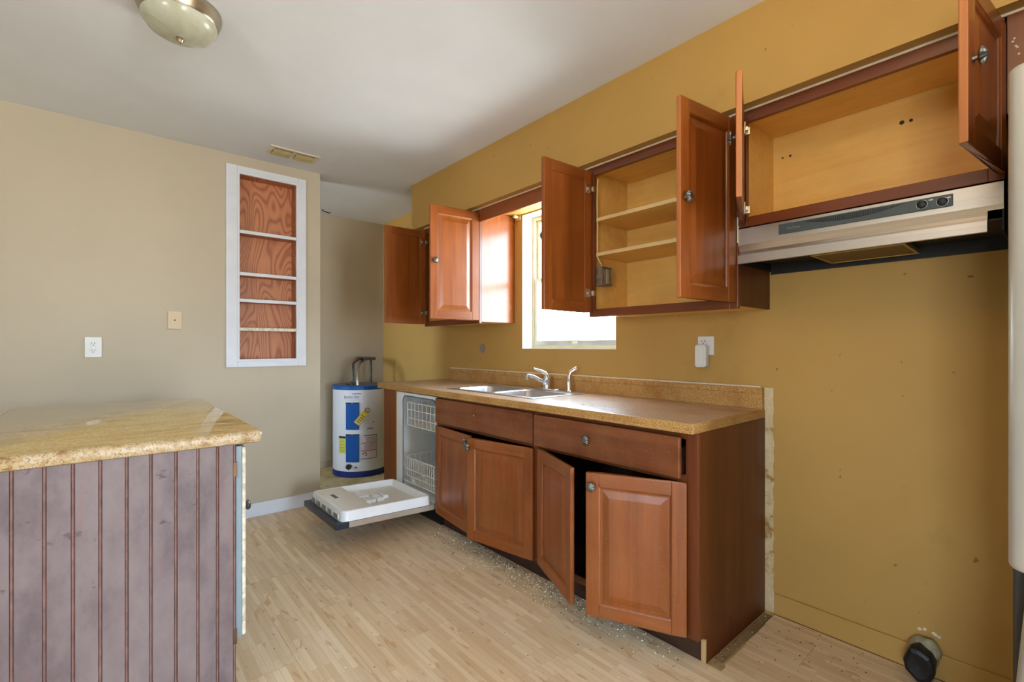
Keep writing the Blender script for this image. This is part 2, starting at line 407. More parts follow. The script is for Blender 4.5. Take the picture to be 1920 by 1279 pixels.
        if bev:
            b = o.modifiers.new('bevel', 'BEVEL'); b.width = bev; b.segments = seg; b.limit_method = 'ANGLE'; b.angle_limit = radians(40)
        if kind: o['kind'] = kind
        if label: o['label'] = label
        return o
def Bx(*a, mi=0): return MB().box(*a, mi=mi)
def tag(o, label, cat, group=None, kind=None):
    if label: o['label'] = label
    if cat: o['category'] = cat
    if group: o['group'] = group
    if kind: o['kind'] = kind
    return o
def thing(name, label, cat, loc, group=None):
    o = bpy.data.objects.new(name, None); C.objects.link(o); o.location = loc; o.empty_display_size = .05
    WL[o.name] = Vector(loc); return tag(o, label, cat, group)
def struct(o): o['kind'] = 'structure'; return o
def arc(cx, cy, r, a0, a1, n):
    return [(cx+r*cos(radians(a0+(a1-a0)*i/n)), cy+r*sin(radians(a0+(a1-a0)*i/n))) for i in range(n+1)]
def rrect(x0, x1, y0, y1, r, n=5):
    return arc(x1-r, y0+r, r, -90, 0, n)+arc(x1-r, y1-r, r, 0, 90, n)+arc(x0+r, y1-r, r, 90, 180, n)+arc(x0+r, y0+r, r, 180, 270, n)
def text_mb(txt, size, mapf, mb=None, mi=0):
    cu = bpy.data.curves.new('t', 'FONT'); cu.body = txt; cu.size = size; cu.resolution_u = 2; cu.fill_mode = 'FRONT'
    to = bpy.data.objects.new('t', cu); C.objects.link(to)
    dg = bpy.context.evaluated_depsgraph_get(); me = bpy.data.meshes.new_from_object(to.evaluated_get(dg))
    mb = mb or MB(); mb.add([mapf(v.co.x, v.co.y) for v in me.vertices], [tuple(p.vertices) for p in me.polygons], mi)
    bpy.data.objects.remove(to); bpy.data.curves.remove(cu); bpy.data.meshes.remove(me); return mb

XW, XF, XU = 2.31, 1.69, 1.98            # window wall, base cabinet face, wall cabinet face
CZ = 2.55
# ------------------------------------------------------------------ room
fl = struct(Bx(-3.2, 2.31, -3.5, 4.85, -.12, -.010).build('floor', 'sub'))
py0 = .835
rows = []
xw = 1.748; pw = .197
pl_n = 0
def plank(x0, x1, y0, y1, z=0.0):
    MB().box(x0+.0003, x1-.0003, y0+.0006, y1-.0006, -.010, z).build('plank', 'floor', fl, loc=((x0+x1)/2, (y0+y1)/2, 0), bev=.0004, seg=1)
ends = {0: [1.10, 2.318, 3.52], 1: [.83, 2.134, 3.45]}
x1 = 1.742; k = 0
while x1 > -1.2:
    x0 = x1-pw
    ys = ends.get(k) or sorted([.35+((k*.47) % 1.25), 1.6+((k*.47) % 1.25), 2.85+((k*.47) % 1.25)])
    yl = 3.735
    a = -.6
    for b in ys+[yl]:
        if b > yl: b = yl
        if b-a > .02: plank(x0, x1, a, b)
        a = b
        if a >= yl: break
    x1 = x0; k += 1
for (x0, x1, ys) in ((1.742, 1.795, [-.6, .828]), (1.795, 1.992, [-.6, .2, .836]), (1.992, 2.190, [-.6, .648, .842]), (2.190, 2.296, [-.6, .33, .846])):
    for a, b in zip(ys, ys[1:]): plank(x0, x1, a, b)
# planks of the rest of the room, out of view, in one piece each side
struct(Bx(-3.2, -1.24, -3.5, 3.735, -.010, 0).build('trim_5', 'floor')); struct(Bx(-1.24, 2.31, -3.5, -.6, -.010, 0).build('trim_6', 'floor'))

struct(MB().vox([-3.4, -1.4, 2.5], [-3.7, 3.95, 5.0], [CZ, CZ+.1], lambda x, y, z: x > -1.4 or y < 3.95).build('ceiling', 'ceil'))
# left wall with the shelf niche
NX0, NX1, NZ0, NZ1 = .700, 1.098, 1.112, 2.432
m = MB().vox([-3.2, NX0, NX1, 1.265], [3.75, 3.90], [-.01, NZ0, NZ1, CZ], lambda x, y, z: not (NX0 < x < NX1 and NZ0 < z < NZ1))
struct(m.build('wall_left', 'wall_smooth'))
m = MB().vox([-1.35, -1.2], [3.9, 4.03, 4.67, 4.85], [-.01, 1.1, 1.9, CZ], lambda x, y, z: not (4.03 < y < 4.67 and 1.1 < z < 1.9))  # added passage with an end opening, unseen, brightens the alcove
struct(m.build('wall_added_passage_end', 'wall_smooth'))
struct(Bx(-1.35, 2.47, 4.85, 5.0, -.01, CZ).build('wall_alcove_back', 'wall_smooth'))
WY0, WY1, WZ0, WZ1 = 1.731, 2.569, 1.195, 2.172
m = MB().vox([XW, 2.47], [-3.5, WY0, WY1, 4.85], [-.01, WZ0, WZ1, CZ], lambda x, y, z: not (WY0 < y < WY1 and WZ0 < z < WZ1))
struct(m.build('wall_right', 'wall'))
m = MB().vox([-3.3, .2, 1.4, 2.47], [-3.65, -3.5], [-.01, .02, 2.12, CZ], lambda x, y, z: not (.2 < x < 1.4 and .02 < z < 2.12))
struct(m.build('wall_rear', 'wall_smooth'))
m = MB().vox([-3.35, -3.2], [-3.65, -1.6, -.4, 3.9], [-.01, .8, 2.0, CZ], lambda x, y, z: not (-1.6 < y < -.4 and .8 < z < 2.0))
struct(m.build('wall_living_side', 'wall_smooth'))
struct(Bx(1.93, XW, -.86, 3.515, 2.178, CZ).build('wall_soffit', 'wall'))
# short wall past the refrigerator, added out of view to block patio light
struct(Bx(1.42, XW, -.97, -.86, -.01, CZ).build('wall_light_block', 'wall'))
struct(Bx(-3.2, 1.265, 3.733, 3.75, 0, .098).build('baseboard_left', 'white', bev=.004))
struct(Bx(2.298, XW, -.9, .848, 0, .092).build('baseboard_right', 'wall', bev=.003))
# bare, unpainted strip of wall beside the base cabinets
mb = MB(); zz = [0.0]; 
while zz[-1] < 1.0: zz.append(zz[-1]+random.uniform(.02, .05))
xs_l = [(.893, z) for z in zz]; xs_r = [(.853+random.uniform(-.004, .005), z) for z in zz]
mb.prism(xs_l+xs_r[::-1], 0, 2.3075, XW)
def mk_bare():
    n = NT('bare_plaster'); v = n.coords((1, 1, 1), rnd=False); f = n.noise(v, 14, 5, .7)
    b = n.ramp(f, [(.34, S(160, 120, 60)), (.46, S(206, 184, 140)), (.7, S(222, 204, 166))])
    g = n.noise(v, 70, 3, .6); n.col(n.mix(n.ramp(g, [(.66, BW(0)), (.7, BW(.7))]), b, S(120, 84, 40))); n.set(Roughness=.85); n.bump(f, .4, .003); return n.m
M['bare'] = mk_bare()
struct(mb.build('trim_1', 'bare'))
# pale caulk line between soffit and wall cabinets
struct(Bx(1.976, 1.986, -.6, 3.40, 2.170, 2.1785).build('trim_2', 'caulk', bev=.003))
# access board low on the alcove back wall
struct(Bx(1.30, 1.745, 4.838, 4.85, .05, .846).build('trim_3', 'wall_smooth', bev=.003))
# dark, dusty bare subfloor beside the base cabinet end panel
mb = MB()
mb.box(1.80, 2.285, .850, .885, -.010, -.004)
struct(mb.build('trim_4', 'old_board', bev=.002))

# kitchen window
wn = struct(bpy.data.objects.new('window_1', None)); C.objects.link(wn); wn.location = (2.42, 2.15, 1.195); WL['window_1'] = Vector((2.42, 2.15, 1.195))
XG = 2.425
MB().vox([XW+.001, 2.465], [WY0-.0, WY0+.004, WY1-.004, WY1], [WZ0, WZ0+.004, WZ1-.004, WZ1], lambda x, y, z: not (WY0+.004 < y < WY1-.004 and WZ0+.004 < z < WZ1-.004)).build('reveal', 'reveal', wn)
def ring(x0, x1, y0, y1, z0, z1, w, name, mat, wb=None):
    wb = wb or w
    return MB().vox([x0, x1], [y0, y0+w, y1-w, y1], [z0, z0+wb, z1-w, z1], lambda x, y, z: not (y0+w < y < y1-w and z0+wb < z < z1-w)).build(name, mat, wn, bev=.002)
ring(2.41, 2.45, WY0+.004, WY1-.004, WZ0+.004, WZ1-.004, .022, 'window_frame', 'sash')
ring(2.435, 2.449, WY0+.026, WY1-.026, 1.68, WZ1-.026, .020, 'upper_sash', 'sash')
ring(2.412, 2.432, WY0+.026, WY1-.026, WZ0+.026, 1.712, .024, 'lower_sash', 'sash_grey', .034)
Bx(2.441, 2.443, WY0+.046, WY1-.046, 1.70, WZ1-.046).build('upper_pane', 'glass', wn)
Bx(2.421, 2.423, WY0+.05, WY1-.05, WZ0+.06, 1.688).build('lower_pane', 'glass', wn)
Bx(2.40, 2.412, 2.12, 2.165, WZ0+.034, WZ0+.05).build('sash_latch', 'sash', wn, bev=.003)
Bx(2.405, 2.422, WY0+.26, WY0+.30, 1.69, 1.72).build('sash_lock', 'nickel', wn, bev=.003)

# sliding patio door behind the camera, daylight comes through it
pdoor = struct(bpy.data.objects.new('door_1', None)); C.objects.link(pdoor); pdoor.location = (.75, -3.575, 0); WL['door_1'] = Vector((.75, -3.575, 0))
for a, b in ((.2, .82), (.78, 1.4)):
    MB().vox([a, a+.05, b-.05, b], [-3.59, -3.56], [.02, .07, 2.07, 2.12], lambda x, y, z: not (a+.05 < x < b-.05 and .07 < z < 2.07)).build('door_leaf', 'white', pdoor)

w2 = struct(bpy.data.objects.new('window_added', None)); C.objects.link(w2); w2.location = (-3.27, -1.0, .8); WL['window_added'] = Vector((-3.27, -1.0, .8))  # added window, unseen, brings light onto the right wall and cabinet fronts
MB().vox([-3.29, -3.25], [-1.6, -1.55, -1.02, -.98, -.45, -.4], [.8, .85, 1.95, 2.0], lambda x, y, z: y < -1.55 or y > -.45 or z < .85 or z > 1.95 or -1.02 < y < -.98).build('window_frame', 'white', w2)

# ------------------------------------------------------------------ cabinet parts
def knob_mb(u, n0, z, s, r=.0205, deep=.028):
    mb = MB()
    prof = [(.0075, 0), (.006, .004), (.0055, .009), (r*.72, .0115), (r, .0155), (r*.97, .019), (r*.8, .0225), (r*.5, deep-.001), (r*.22, deep), (0.0, deep)]
    mod = lambda t, q, h: 1+(.15*cos(11*t) if q > r*.4 else 0)
    mb.lathe(prof, (u, s*n0, z), 1, 48, mod=mod, sgn=s); return mb
def hinge_mb(u0, s, z):
    mb = MB()
    def b(a0, a1, n0, n1, z0, z1): mb.box(a0, a1, min(s*n0, s*n1), max(s*n0, s*n1), z0, z1)
    b(u0+.018, u0+.050, -.004, .001, z-.024, z+.024)
    b(u0-.002, u0+.040, -.014, -.003, z-.008, z+.008)
    b(u0-.006, u0+.012, -.020, .000, z-.015, z+.015)
    return mb
def door(parent, s, hinge, w, h, ang, mats, knob=None, hinges=(), sw=.055, t=.020, label=None, edge=False):
    X, Y, Z = hinge
    vm, hm, em = mats
    o_loc = (X, Y, Z)
    mb = MB()
    def b(u0, u1, z0, z1, mi): mb.box(u0, u1, min(0, s*t), max(0, s*t), z0, z1, mi)
    b(0, sw, 0, h, 0); b(w-sw, w, 0, h, 0); b(sw, w-sw, 0, sw, 1); b(sw, w-sw, h-sw, h, 1)
    d = mb.build('door', [vm, hm], parent, local=True, bev=.0035, seg=2, label=label)
    d.location = Vector(o_loc)-WL[parent.name]; d.rotation_euler = (0, 0, s*radians(90+ang))
    WL[d.name] = Vector((0, 0, 0))
    if edge:
        d.data.materials.append(M[em])
        for q in d.data.polygons:
            if q.center.x > w-.002 and abs(q.normal.x) > .7: q.material_index = 2
    p = MB()
    rings = [(sw-.001, t-.0015), (sw+.004, t-.005), (sw+.007, t-.0095), (sw+.013, t-.0095), (sw+.038, t-.0025), (sw+.041, t-.0015)]
    vs = []; fs = []
    for ins, n in rings: vs += [(ins, s*n, ins), (w-ins, s*n, ins), (w-ins, s*n, h-ins), (ins, s*n, h-ins)]
    for j in range(len(rings)-1):
        for q in range(4): fs.append((j*4+q, j*4+(q+1) % 4, j*4+4+(q+1) % 4, j*4+4+q))
    j = (len(rings)-1)*4; fs.append((j, j+1, j+2, j+3))
    kb = len(vs); i2 = sw-.001
    vs += [(i2, s*.006, i2), (w-i2, s*.006, i2), (w-i2, s*.006, h-i2), (i2, s*.006, h-i2)]
    fs.append((kb, kb+3, kb+2, kb+1))
    for q in range(4): fs.append((q, kb+q, kb+(q+1) % 4, (q+1) % 4))
    p.add(vs, fs); p.build('raised_panel', vm, d, local=True)
    if knob: knob_mb(knob[0], t, knob[1], s).build('knob', 'pewter', d, local=True, smooth=50)
    for z in hinges: hinge_mb(0, s, z).build('hinge', 'nickel', d, local=True, bev=.0015)
    return d
def frame_face(parent, x0, x1, y0, y1, z0, z1, sl, sr, bt, tp, mats=('frame', 'frame_h'), mids=()):
    """face frame: stile low-y (sr), stile high-y (sl), bottom rail, top rail"""
    Bx(x0, x1, y0, y0+sr, z0, z1).build('stile', mats[0], parent, bev=.0015)
    Bx(x0, x1, y1-sl, y1, z0, z1).build('stile', mats[0], parent, bev=.0015)
    Bx(x0, x1, y0+sr, y1-sl, z0, z0+bt).build('rail', mats[1], parent, bev=.0015)
    Bx(x0, x1, y0+sr, y1-sl, z1-tp, z1).build('rail', mats[1], parent, bev=.0015)
    for a, b in mids: Bx(x0, x1, y0+sr, y1-sl, a, b).build('rail', mats[1], parent, bev=.0015)
def carcass(parent, x0, x1, y0, y1, z0, z1, t=.014, inner='maple', outer='cherry_side', top=True, zb=None):
    for a, b, io in ((y0, y0+t, 0), (y1-t, y1, 1)):
        mb = Bx(x0, x1, a, b, z0, z1)
        o = mb.build('side_panel', [outer, inner], parent)
        for q in o.data.polygons:
            if (q.normal.y > .9 and io == 0) or (q.normal.y < -.9 and io == 1): q.material_index = 1
    Bx(x0, x1, y0+t, y1-t, (zb or z0), (zb or z0)+t).build('bottom_panel', inner, parent)
    if top: Bx(x0, x1, y0+t, y1-t, z1-t, z1).build('top_panel', inner, parent)
    Bx(x1-.006, x1, y0+t, y1-t, (zb or z0)+t, z1-(t if top else 0)).build('back_panel', inner, parent)
UP = ('cherry', 'cherry_x', 'raw_edge')
def wall_cab(label, y0, y1, z0, z1, outer='cherry_side', sl=.032, sr=.034, bt=.042, tp=.045, shelves=()):
    c = thing('wall_cabinet', label, 'cabinet', (XW, (y0+y1)/2, z0))
    carcass(c, XU+.02, XW-.002, y0, y1, z0+.012, z1, outer=outer)
    frame_face(c, XU, XU+.02, y0, y1, z0, z1, sl, sr, bt, tp)
    for z in shelves:
        Bx(XU+.024, XW-.012, y0+.015, y1-.015, z, z+.018).build('shelf', 'maple', c)
        Bx(XU+.021, XU+.024, y0+.015, y1-.015, z, z+.018).build('shelf_edge', 'maple_edge', c)
    return c
c1 = wall_cab('cherry wall cabinet left of the kitchen window, both doors swung open', 2.648, 3.390, 1.375, 2.171, outer='cherry_gloss', shelves=(1.63, 1.89))
door(c1, -1, (XU-.002, 3.368, 1.395), .352, .752, 91, UP, knob=(.325, .37), hinges=(.09, .66))
door(c1, 1, (XU-.002, 2.668, 1.395), .368, .752, 84, UP, knob=(.338, .385), hinges=(.09, .66))
c2 = wall_cab('cherry wall cabinet with two maple shelves, between window and range hood', .870, 1.660, 1.370, 2.171, shelves=(1.697, 1.884))
door(c2, -1, (XU-.002, 1.640, 1.395), .352, .752, 91.5, UP, knob=(.325, .37), hinges=(.10, .655))
door(c2, 1, (XU-.002, .893, 1.395), .365, .752, 83, UP, edge=True, knob=(.337, .375), hinges=(.10, .655))
c3 = wall_cab('short open cherry wall cabinet above the range hood', .106, .866, 1.700, 2.171, bt=.040)
door(c3, -1, (XU-.002, .842, 1.716), .385, .430, 68, UP, edge=True, knob=(.355, .215), hinges=(.05, .37))
door(c3, 1, (XU-.002, .122, 1.716), .372, .430, 83, UP, edge=True, knob=(.335, .215), hinges=(.05, .37))
# screw holes in the back of that cabinet
for y, z, r in ((.813, 2.057, .004), (.782, 2.058, .005), (.395, 2.066, .008), (.368, 2.065, .006)): MB().lathe([(r, 0), (r, .001)], (2.3005, y, z), 0, 10).build('screw_hole', 'slot', c3)
c4 = thing('wall_cabinet', 'cherry cabinet over the refrigerator, flecked with white paint, at the right edge', 'cabinet', (XW, -.36, 1.89))
Bx(XU+.02, XW-.002, -.82, .102, 1.90, 2.171).build('cabinet_box', 'cherry_side', c4)
frame_face(c4, XU-.0, XU+.02, -.82, .102, 1.885, 2.171, .04, .04, .04, .045)
door(c4, -1, (XU-.001, .04, 1.91), .40, .225, 0, UP, knob=(.36, .05))
door(c4, 1, (XU-.001, -.79, 1.91), .40, .225, 0, UP, knob=(.36, .05))
mb = MB()
for y, z in ((.090, 2.09), (.084, 2.075), (.081, 2.070), (.078, 2.05), (.087, 2.098)): mb.lathe([(.003, 0), (.002, .0012), (0, .0015)], (XU, y, z), 0, 8, sgn=-1)
mb.build('paint_fleck', 'caulk', c4)
# valance board over the window
v = Bx(XU, XU+.02, 1.6605, 2.6475, 2.082, 2.170).build('valance_board', 'cherry_h', loc=(XU, 2.15, 2.082), bev=.002)
tag(v, 'plain cherry valance board spanning between the wall cabinets over the window', 'valance')
br = thing('curtain_bracket', 'small brass bracket on the wall at the upper left of the window', 'bracket', (XW, 2.60, 2.165))
Bx(2.302, XW, 2.582, 2.634, 2.142, 2.184).build('plate', 'cream', br, bev=.002); Bx(2.262, 2.302, 2.598, 2.620, 2.154, 2.172).build('arm', 'cream', br, bev=.003)

# junction box with its cable, inside the middle wall cabinet
jb = thing('junction_box', 'metal electrical junction box with white cable inside the open shelf cabinet', 'electrical box', (2.06, 1.645, 1.545))
MB().vox([2.005, 2.008, 2.092, 2.095], [1.592, 1.600, 1.645], [1.540, 1.543, 1.637, 1.640], lambda x, y, z: y > 1.6 or x < 2.008 or x > 2.092 or z < 1.543 or z > 1.637).build('box', 'box_metal', jb)
Bx(2.04, 2.06, 1.590, 1.600, 1.55, 1.63).build('yoke', 'nickel', jb, bev=.002)
mb = MB().tube([(2.002, 1.618, 2.112), (2.0025, 1.622, 2.08), (2.002, 1.6245, 1.98), (2.002, 1.622, 1.86), (2.003, 1.624, 1.74), (2.004, 1.622, 1.69), (2.02, 1.615, 1.66), (2.04, 1.613, 1.64)], .0035, 8)
mb.build('cable', 'cream', jb, smooth=60)

# ------------------------------------------------------------------ base cabinets
DU = ('cherry_dusty', 'cherry_dusty_x', 'raw_edge')
BT, BZ = .884, .098
def base_cab(label, y0, y1, sl, sr):
    c = thing('base_cabinet', label, 'cabinet', ((XF+XW)/2, (y0+y1)/2, 0))
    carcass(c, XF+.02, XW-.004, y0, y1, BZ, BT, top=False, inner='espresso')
    frame_face(c, XF, XF+.02, y0, y1, BZ, BT, sl, sr, .035, .028, ('frame', 'frame_h'), mids=((.688, .718),))
    return c
b1 = base_cab('cherry base cabinet with a knobbed drawer, at the right end of the counter', .890, 1.766, .03, .05)
Bx(1.752, XW-.004, .8905, .905, -.009, BZ).build('side_foot', 'cherry_side', b1)
Bx(1.745, 1.757, .906, 1.766, -.009, BZ).build('toe_kick', 'espresso', b1)
Bx(1.7425, 1.752, .889, .9055, -.009, .085).build('raw_wood_strip', 'raw_pine', b1, label='pale raw wood strip at the toe kick corner')
door(b1, -1, (XF-.001, 1.737, .105), .412, .588, 23.5, DU)
door(b1, 1, (XF-.001, .934, .105), .392, .588, 25.5, DU, knob=(.366, .535))
# drawer, pulled out a little
mb = Bx(-.020, 0, .948, 1.757, .706, .866)
dr = Bx(XF-.034, XF-.014, .948, 1.757, .706, .866).build('drawer', 'drawer', b1, bev=.006, seg=3)
WL[dr.name] = WL[b1.name]
knb = MB()
knb.lathe([(.0075, 0), (.006, .004), (.0055, .009), (.015, .0115), (.0215, .0155), (.021, .019), (.017, .0235), (.010, .027), (.004, .028), (0, .028)], (XF-.034, 1.40, .790), 0, 48, mod=lambda t, q, h: 1+(.15*cos(11*t) if q > .007 else 0), sgn=-1)
knb.build('knob', 'pewter', dr, smooth=50)
for a in (.957, 1.728): Bx(XF-.014, XF+.45, a, a+.012, .722, .82).build('drawer_side', 'espresso', dr)
b2 = base_cab('wide cherry sink base cabinet with two ajar doors and a false drawer front', 1.766, 2.736, .03, .03)
Bx(1.745, 1.757, 1.766, 2.736, -.009, BZ).build('toe_kick', 'espresso', b2)
Bx(XF-.020, XF-.0005, 1.780, 2.728, .706, .868).build('false_drawer_front', 'drawer', b2, bev=.005, seg=3)
MB().lathe([(.004, 0), (.003, .001), (0, .0015)], (XF-.020, 2.29, .80), 0, 10, sgn=-1).build('filled_screw_hole', 'caulk', b2)
door(b2, -1, (XF-.001, 2.722, .105), .455, .580, 6.0, DU, knob=(.432, .545))
door(b2, 1, (XF-.001, 1.782, .105), .468, .580, 10.8, DU, knob=(.452, .530))
# filler panel left of the dishwasher
fp = thing('end_cabinet', 'narrow cherry filler panel between dishwasher and water heater', 'cabinet', (XF+.15, 3.43, 0))
Bx(XF, XF+.02, 3.328, 3.53, 0-.009, BT).build('front_panel', 'cherry', fp, bev=.002)
Bx(XF, XF+.022, 3.318, 3.328, -.009, BT).build('panel_edge', 'raw_pine', fp, label='pale raw edge of the filler panel')
Bx(XF+.02, XW-.004, 3.514, 3.53, -.009, BT).build('side_panel', 'cherry_side', fp)

# ------------------------------------------------------------------ countertop, sink, faucet
ct = thing('countertop', 'worn laminate countertop with chipped edges and backsplash along the window wall', 'countertop', (2.0, 2.2, BT))
CT = .924
SX0, SX1, SY0, SY1 = 1.775, 2.245, 1.885, 2.745
hx0, hx1, hy0, hy1 = SX0+.02, SX1-.02, SY0+.02, SY1-.02
tp = MB().vox([1.655, hx0, hx1, XW-.003], [.889, hy0, hy1, 3.575], [BT, CT], lambda x, y, z: not (hx0 < x < hx1 and hy0 < y < hy1))
o = tp.build('slab', ['particle', 'laminate'], ct, bev=.004, seg=2)
for q in o.data.polygons:
    if q.normal.z > .9: q.material_index = 1
# raw build-up strip where the front laminate has come away
Bx(1.6485, 1.6549, .892, 3.57, BT+.001, BT+.016).build('edge_strip', 'particle', ct, bev=.003)
bs = MB().prism([(2.284, CT), (2.284, CT+.07), (2.280, CT+.073), (2.280, CT+.092), (2.286, CT+.098), (XW-.003, CT+.098), (XW-.003, CT)], 1, .893, 3.50)
bs.build('backsplash', 'particle', ct, bev=.002)
Bx(2.286, 2.308, .90, 3.49, CT+.098, CT+.106).build('caulk_bead', 'caulk', ct, bev=.003)
# splintered chips at the right end
mb = MB()
for i in range(26):
    x = random.uniform(1.70, 2.2); r = random.uniform(.003, .010)
    mb.add([(x-r, .889, CT-.001), (x+r, .889, CT-.001), (x, .889-r*.6, CT-.006), (x, .893, CT+r*.5)], [(0, 1, 2), (0, 1, 3), (0, 2, 3), (1, 2, 3)])
mb.build('splinters', 'particle', ct, kind='stuff')

sk = thing('kitchen_sink', 'double bowl stainless steel sink set in the counter below the window', 'sink', ((SX0+SX1)/2, (SY0+SY1)/2, CT))
zr = CT+.004
B1 = (1.815, 2.125, 2.345, 2.705); B2 = (1.815, 2.125, 1.925, 2.305)
MB().vox([SX0, 1.815, 2.125, SX1], [SY0, 1.925, 2.305, 2.345, 2.705, SY1], [CT, zr], lambda x, y, z: not (1.815 < x < 2.125 and (1.925 < y < 2.305 or 2.345 < y < 2.705))).build('rim', 'sink', sk, bev=.003, seg=2)
for x0, x1, y0, y1 in (B1, B2):
    mb = MB(); zb = CT-.17; rr = .05; n = 6
    lv = [(0, zr-.0005, rr), (.004, zr-.008, rr), (.012, zb+.05, rr), (.020, zb+.02, rr), (.045, zb+.002, rr), (.09, zb, rr*.8)]
    vs = []; fs = []
    for ins, z, r in lv: vs += [(p[0], p[1], z) for p in rrect(x0+ins, x1-ins, y0+ins, y1-ins, r, n)]
    L = len(vs)//len(lv)
    for j in range(len(lv)-1):
        for q in range(L): fs.append((j*L+q, j*L+(q+1) % L, (j+1)*L+(q+1) % L, (j+1)*L+q))
    fs.append(tuple((len(lv)-1)*L+q for q in range(L)))
    # rim fill in the rounded corners
    cs = [(x1, y0), (x1, y1), (x0, y1), (x0, y0)]
    kb = len(vs); vs += [(p[0], p[1], zr-.0005) for p in cs]
    for q in range(4):
        for i in range(n): fs.append((kb+q, q*(n+1)+i, q*(n+1)+i+1))
    mb.add(vs, fs); b = mb.build('bowl', 'sink', sk, smooth=60)
    MB().lathe([(.043, 0), (.040, .003), (.028, .002), (.0, .001)], ((x0+x1)/2, (y0+y1)/2, zb), 2, 24).build('drain', 'chrome', b, smooth=40)
fz = zr
fc = thing('faucet', 'chrome single lever faucet behind the sink bowls', 'faucet', (2.195, 2.20, fz))
bp = MB(); pts = rrect(2.168, 2.222, 2.085, 2.315, .026, 6)
bp.prism(pts, 2, fz, fz+.012); bp.build('base_plate', 'chrome', fc, bev=.004, smooth=50)
MB().lathe([(.026, .010), (.025, .03), (.024, .055), (.026, .062), (.026, .085), (.020, .098), (0, .102)], (2.195, 2.20, fz), 2, 28).build('body', 'chrome', fc, smooth=50)
MB().tube([(2.185, 2.21, fz+.05), (2.165, 2.226, fz+.062), (2.135, 2.247, fz+.082), (2.108, 2.266, fz+.094), (2.092, 2.277, fz+.094)], [.016, .015, .013, .012, .012], 12).build('spout', 'chrome', fc, smooth=60)
MB().lathe([(.014, .105), (.0145, .075), (.012, .072), (0, .072)], (2.094, 2.275, fz-.004), 2, 16).build('aerator', 'chrome', fc, smooth=50)
MB().tube([(2.195, 2.20, fz+.095), (2.188, 2.207, fz+.110), (2.165, 2.222, fz+.125), (2.125, 2.25, fz+.140)], [.016, .015, .009, .006], 12).build('lever', 'chrome', fc, smooth=60)
sp = thing('side_sprayer', 'chrome pull-out sprayer standing right of the faucet', 'sprayer', (2.20, 2.005, fz))
MB().lathe([(.022, 0), (.020, .006), (.0135, .010), (.013, .02), (.0155, .05), (.016, .085)], (2.20, 2.005, fz), 2, 20).build('holder', 'chrome', sp, smooth=50)
MB().tube([(2.20, 2.005, fz+.08), (2.20, 2.004, fz+.105), (2.206, 1.997, fz+.125), (2.222, 1.978, fz+.142), (2.23, 1.968, fz+.147)], [.016, .015, .014, .013, .015], 14).build('spray_head', 'chrome', sp, smooth=60)

# ------------------------------------------------------------------ dishwasher
dw = thing('dishwasher', 'open white dishwasher under the left end of the counter', 'dishwasher', (2.0, 3.03, 0))
Y0, Y1 = 2.744, 3.312
tubm = MB().vox([XF+.005, XF+.03, 2.25, 2.265], [Y0, Y0+.004, Y1-.012, Y1], [.115, .150, .846, .872],
                lambda x, y, z: x > 2.25 or y < Y0+.004 or y > Y1-.012 or z < .15 or z > .846)
tubm.build('tub', 'tub_w', dw, bev=.004)
# flange with rubber gasket
fy0, fy1, fz0, fz1 = Y0+.008, Y1-.092, .13, .848
out = [(y, z) for y, z in rrect(Y0, Y1-.001, .115, .870, .004, 2)]
inn = rrect(fy0, fy1, fz0, fz1, .05, 6)
gp = [(XF+.004, y, z) for y, z in inn]+[(XF+.004, inn[0][0], inn[0][1])]
MB().tube(gp, .0045, 6).build('gasket', 'gasket', dw, smooth=60)
MB().vox([XF-.001, XF+.006], [Y0, Y0+.003, Y1-.090, Y1], [.115, .14, .852, .872], lambda x, y, z: y < Y0+.003 or y > Y1-.09 or z < .14 or z > .852).build('flange', 'tub_w', dw, bev=.002)
Bx(1.73, 1.745, Y0, Y1, -.009, .112).build('toe_panel', 'black', dw)
MB().tube([(1.96, 3.02, .15), (1.96, 3.02, .19)], .03, 16).build('spray_hub', 'tub_w', dw, smooth=40)
Bx(1.955, 1.985, 2.80, 3.24, .185, .200).build('spray_arm', 'tub_w', dw, bev=.006)
def rack(name, x0, x1, y0, y1, z0, z1, ny, nx, rows, tines):
    mb = MB(); r = .0034
    P = lambda *q: mb.tube(list(q), r, 5)
    for z in rows: P((x0, y0, z), (x0, y1, z)), P((x1, y0, z), (x1, y1, z)), P((x0, y0, z), (x1, y0, z)), P((x0, y1, z), (x1, y1, z))
    for i in range(ny+1):
        y = y0+(y1-y0)*i/ny
        P((x0, y, z1), (x0, y, z0), (x1, y, z0), (x1, y, z1))
    for i in range(nx+1):
        x = x0+(x1-x0)*i/nx
        P((x, y0, z1), (x, y0, z0), (x, y1, z0), (x, y1, z1))
    for i in range(tines):
        y = y0+(y1-y0)*(i+.5)/tines
        for x in (x0+(x1-x0)*.3, x0+(x1-x0)*.62): P((x, y, z0), (x+.01, y, z0+.085))
    return mb.build(name, 'wire', dw, smooth=60)
up = rack('upper_rack', 1.725, 2.20, 2.762, 3.205, .625, .795, 8, 8, (.625, .68, .74, .795), 9)
lo = rack('lower_rack', 1.715, 2.20, 2.762, 3.245, .205, .385, 17, 10, (.205, .25, .30, .385), 14)
MB().lathe([(.020, 0), (.022, .006), (.020, .012)], (1.712, 3.10, .222), 0, 18).build('rack_wheel', 'tub_w', lo)
rc = tag(MB().lathe([(0, 0), (.022, 0), (.028, .075), (.026, .075), (.020, .004), (0, .004)], (1.80, 2.835, .209), 2, 20).build('cup', 'red', loc=(1.80, 2.835, .209), smooth=40), 'small red plastic cup in the lower dishwasher rack', 'cup')
cg = MB()
for y in (3.11, 3.05):
    pass
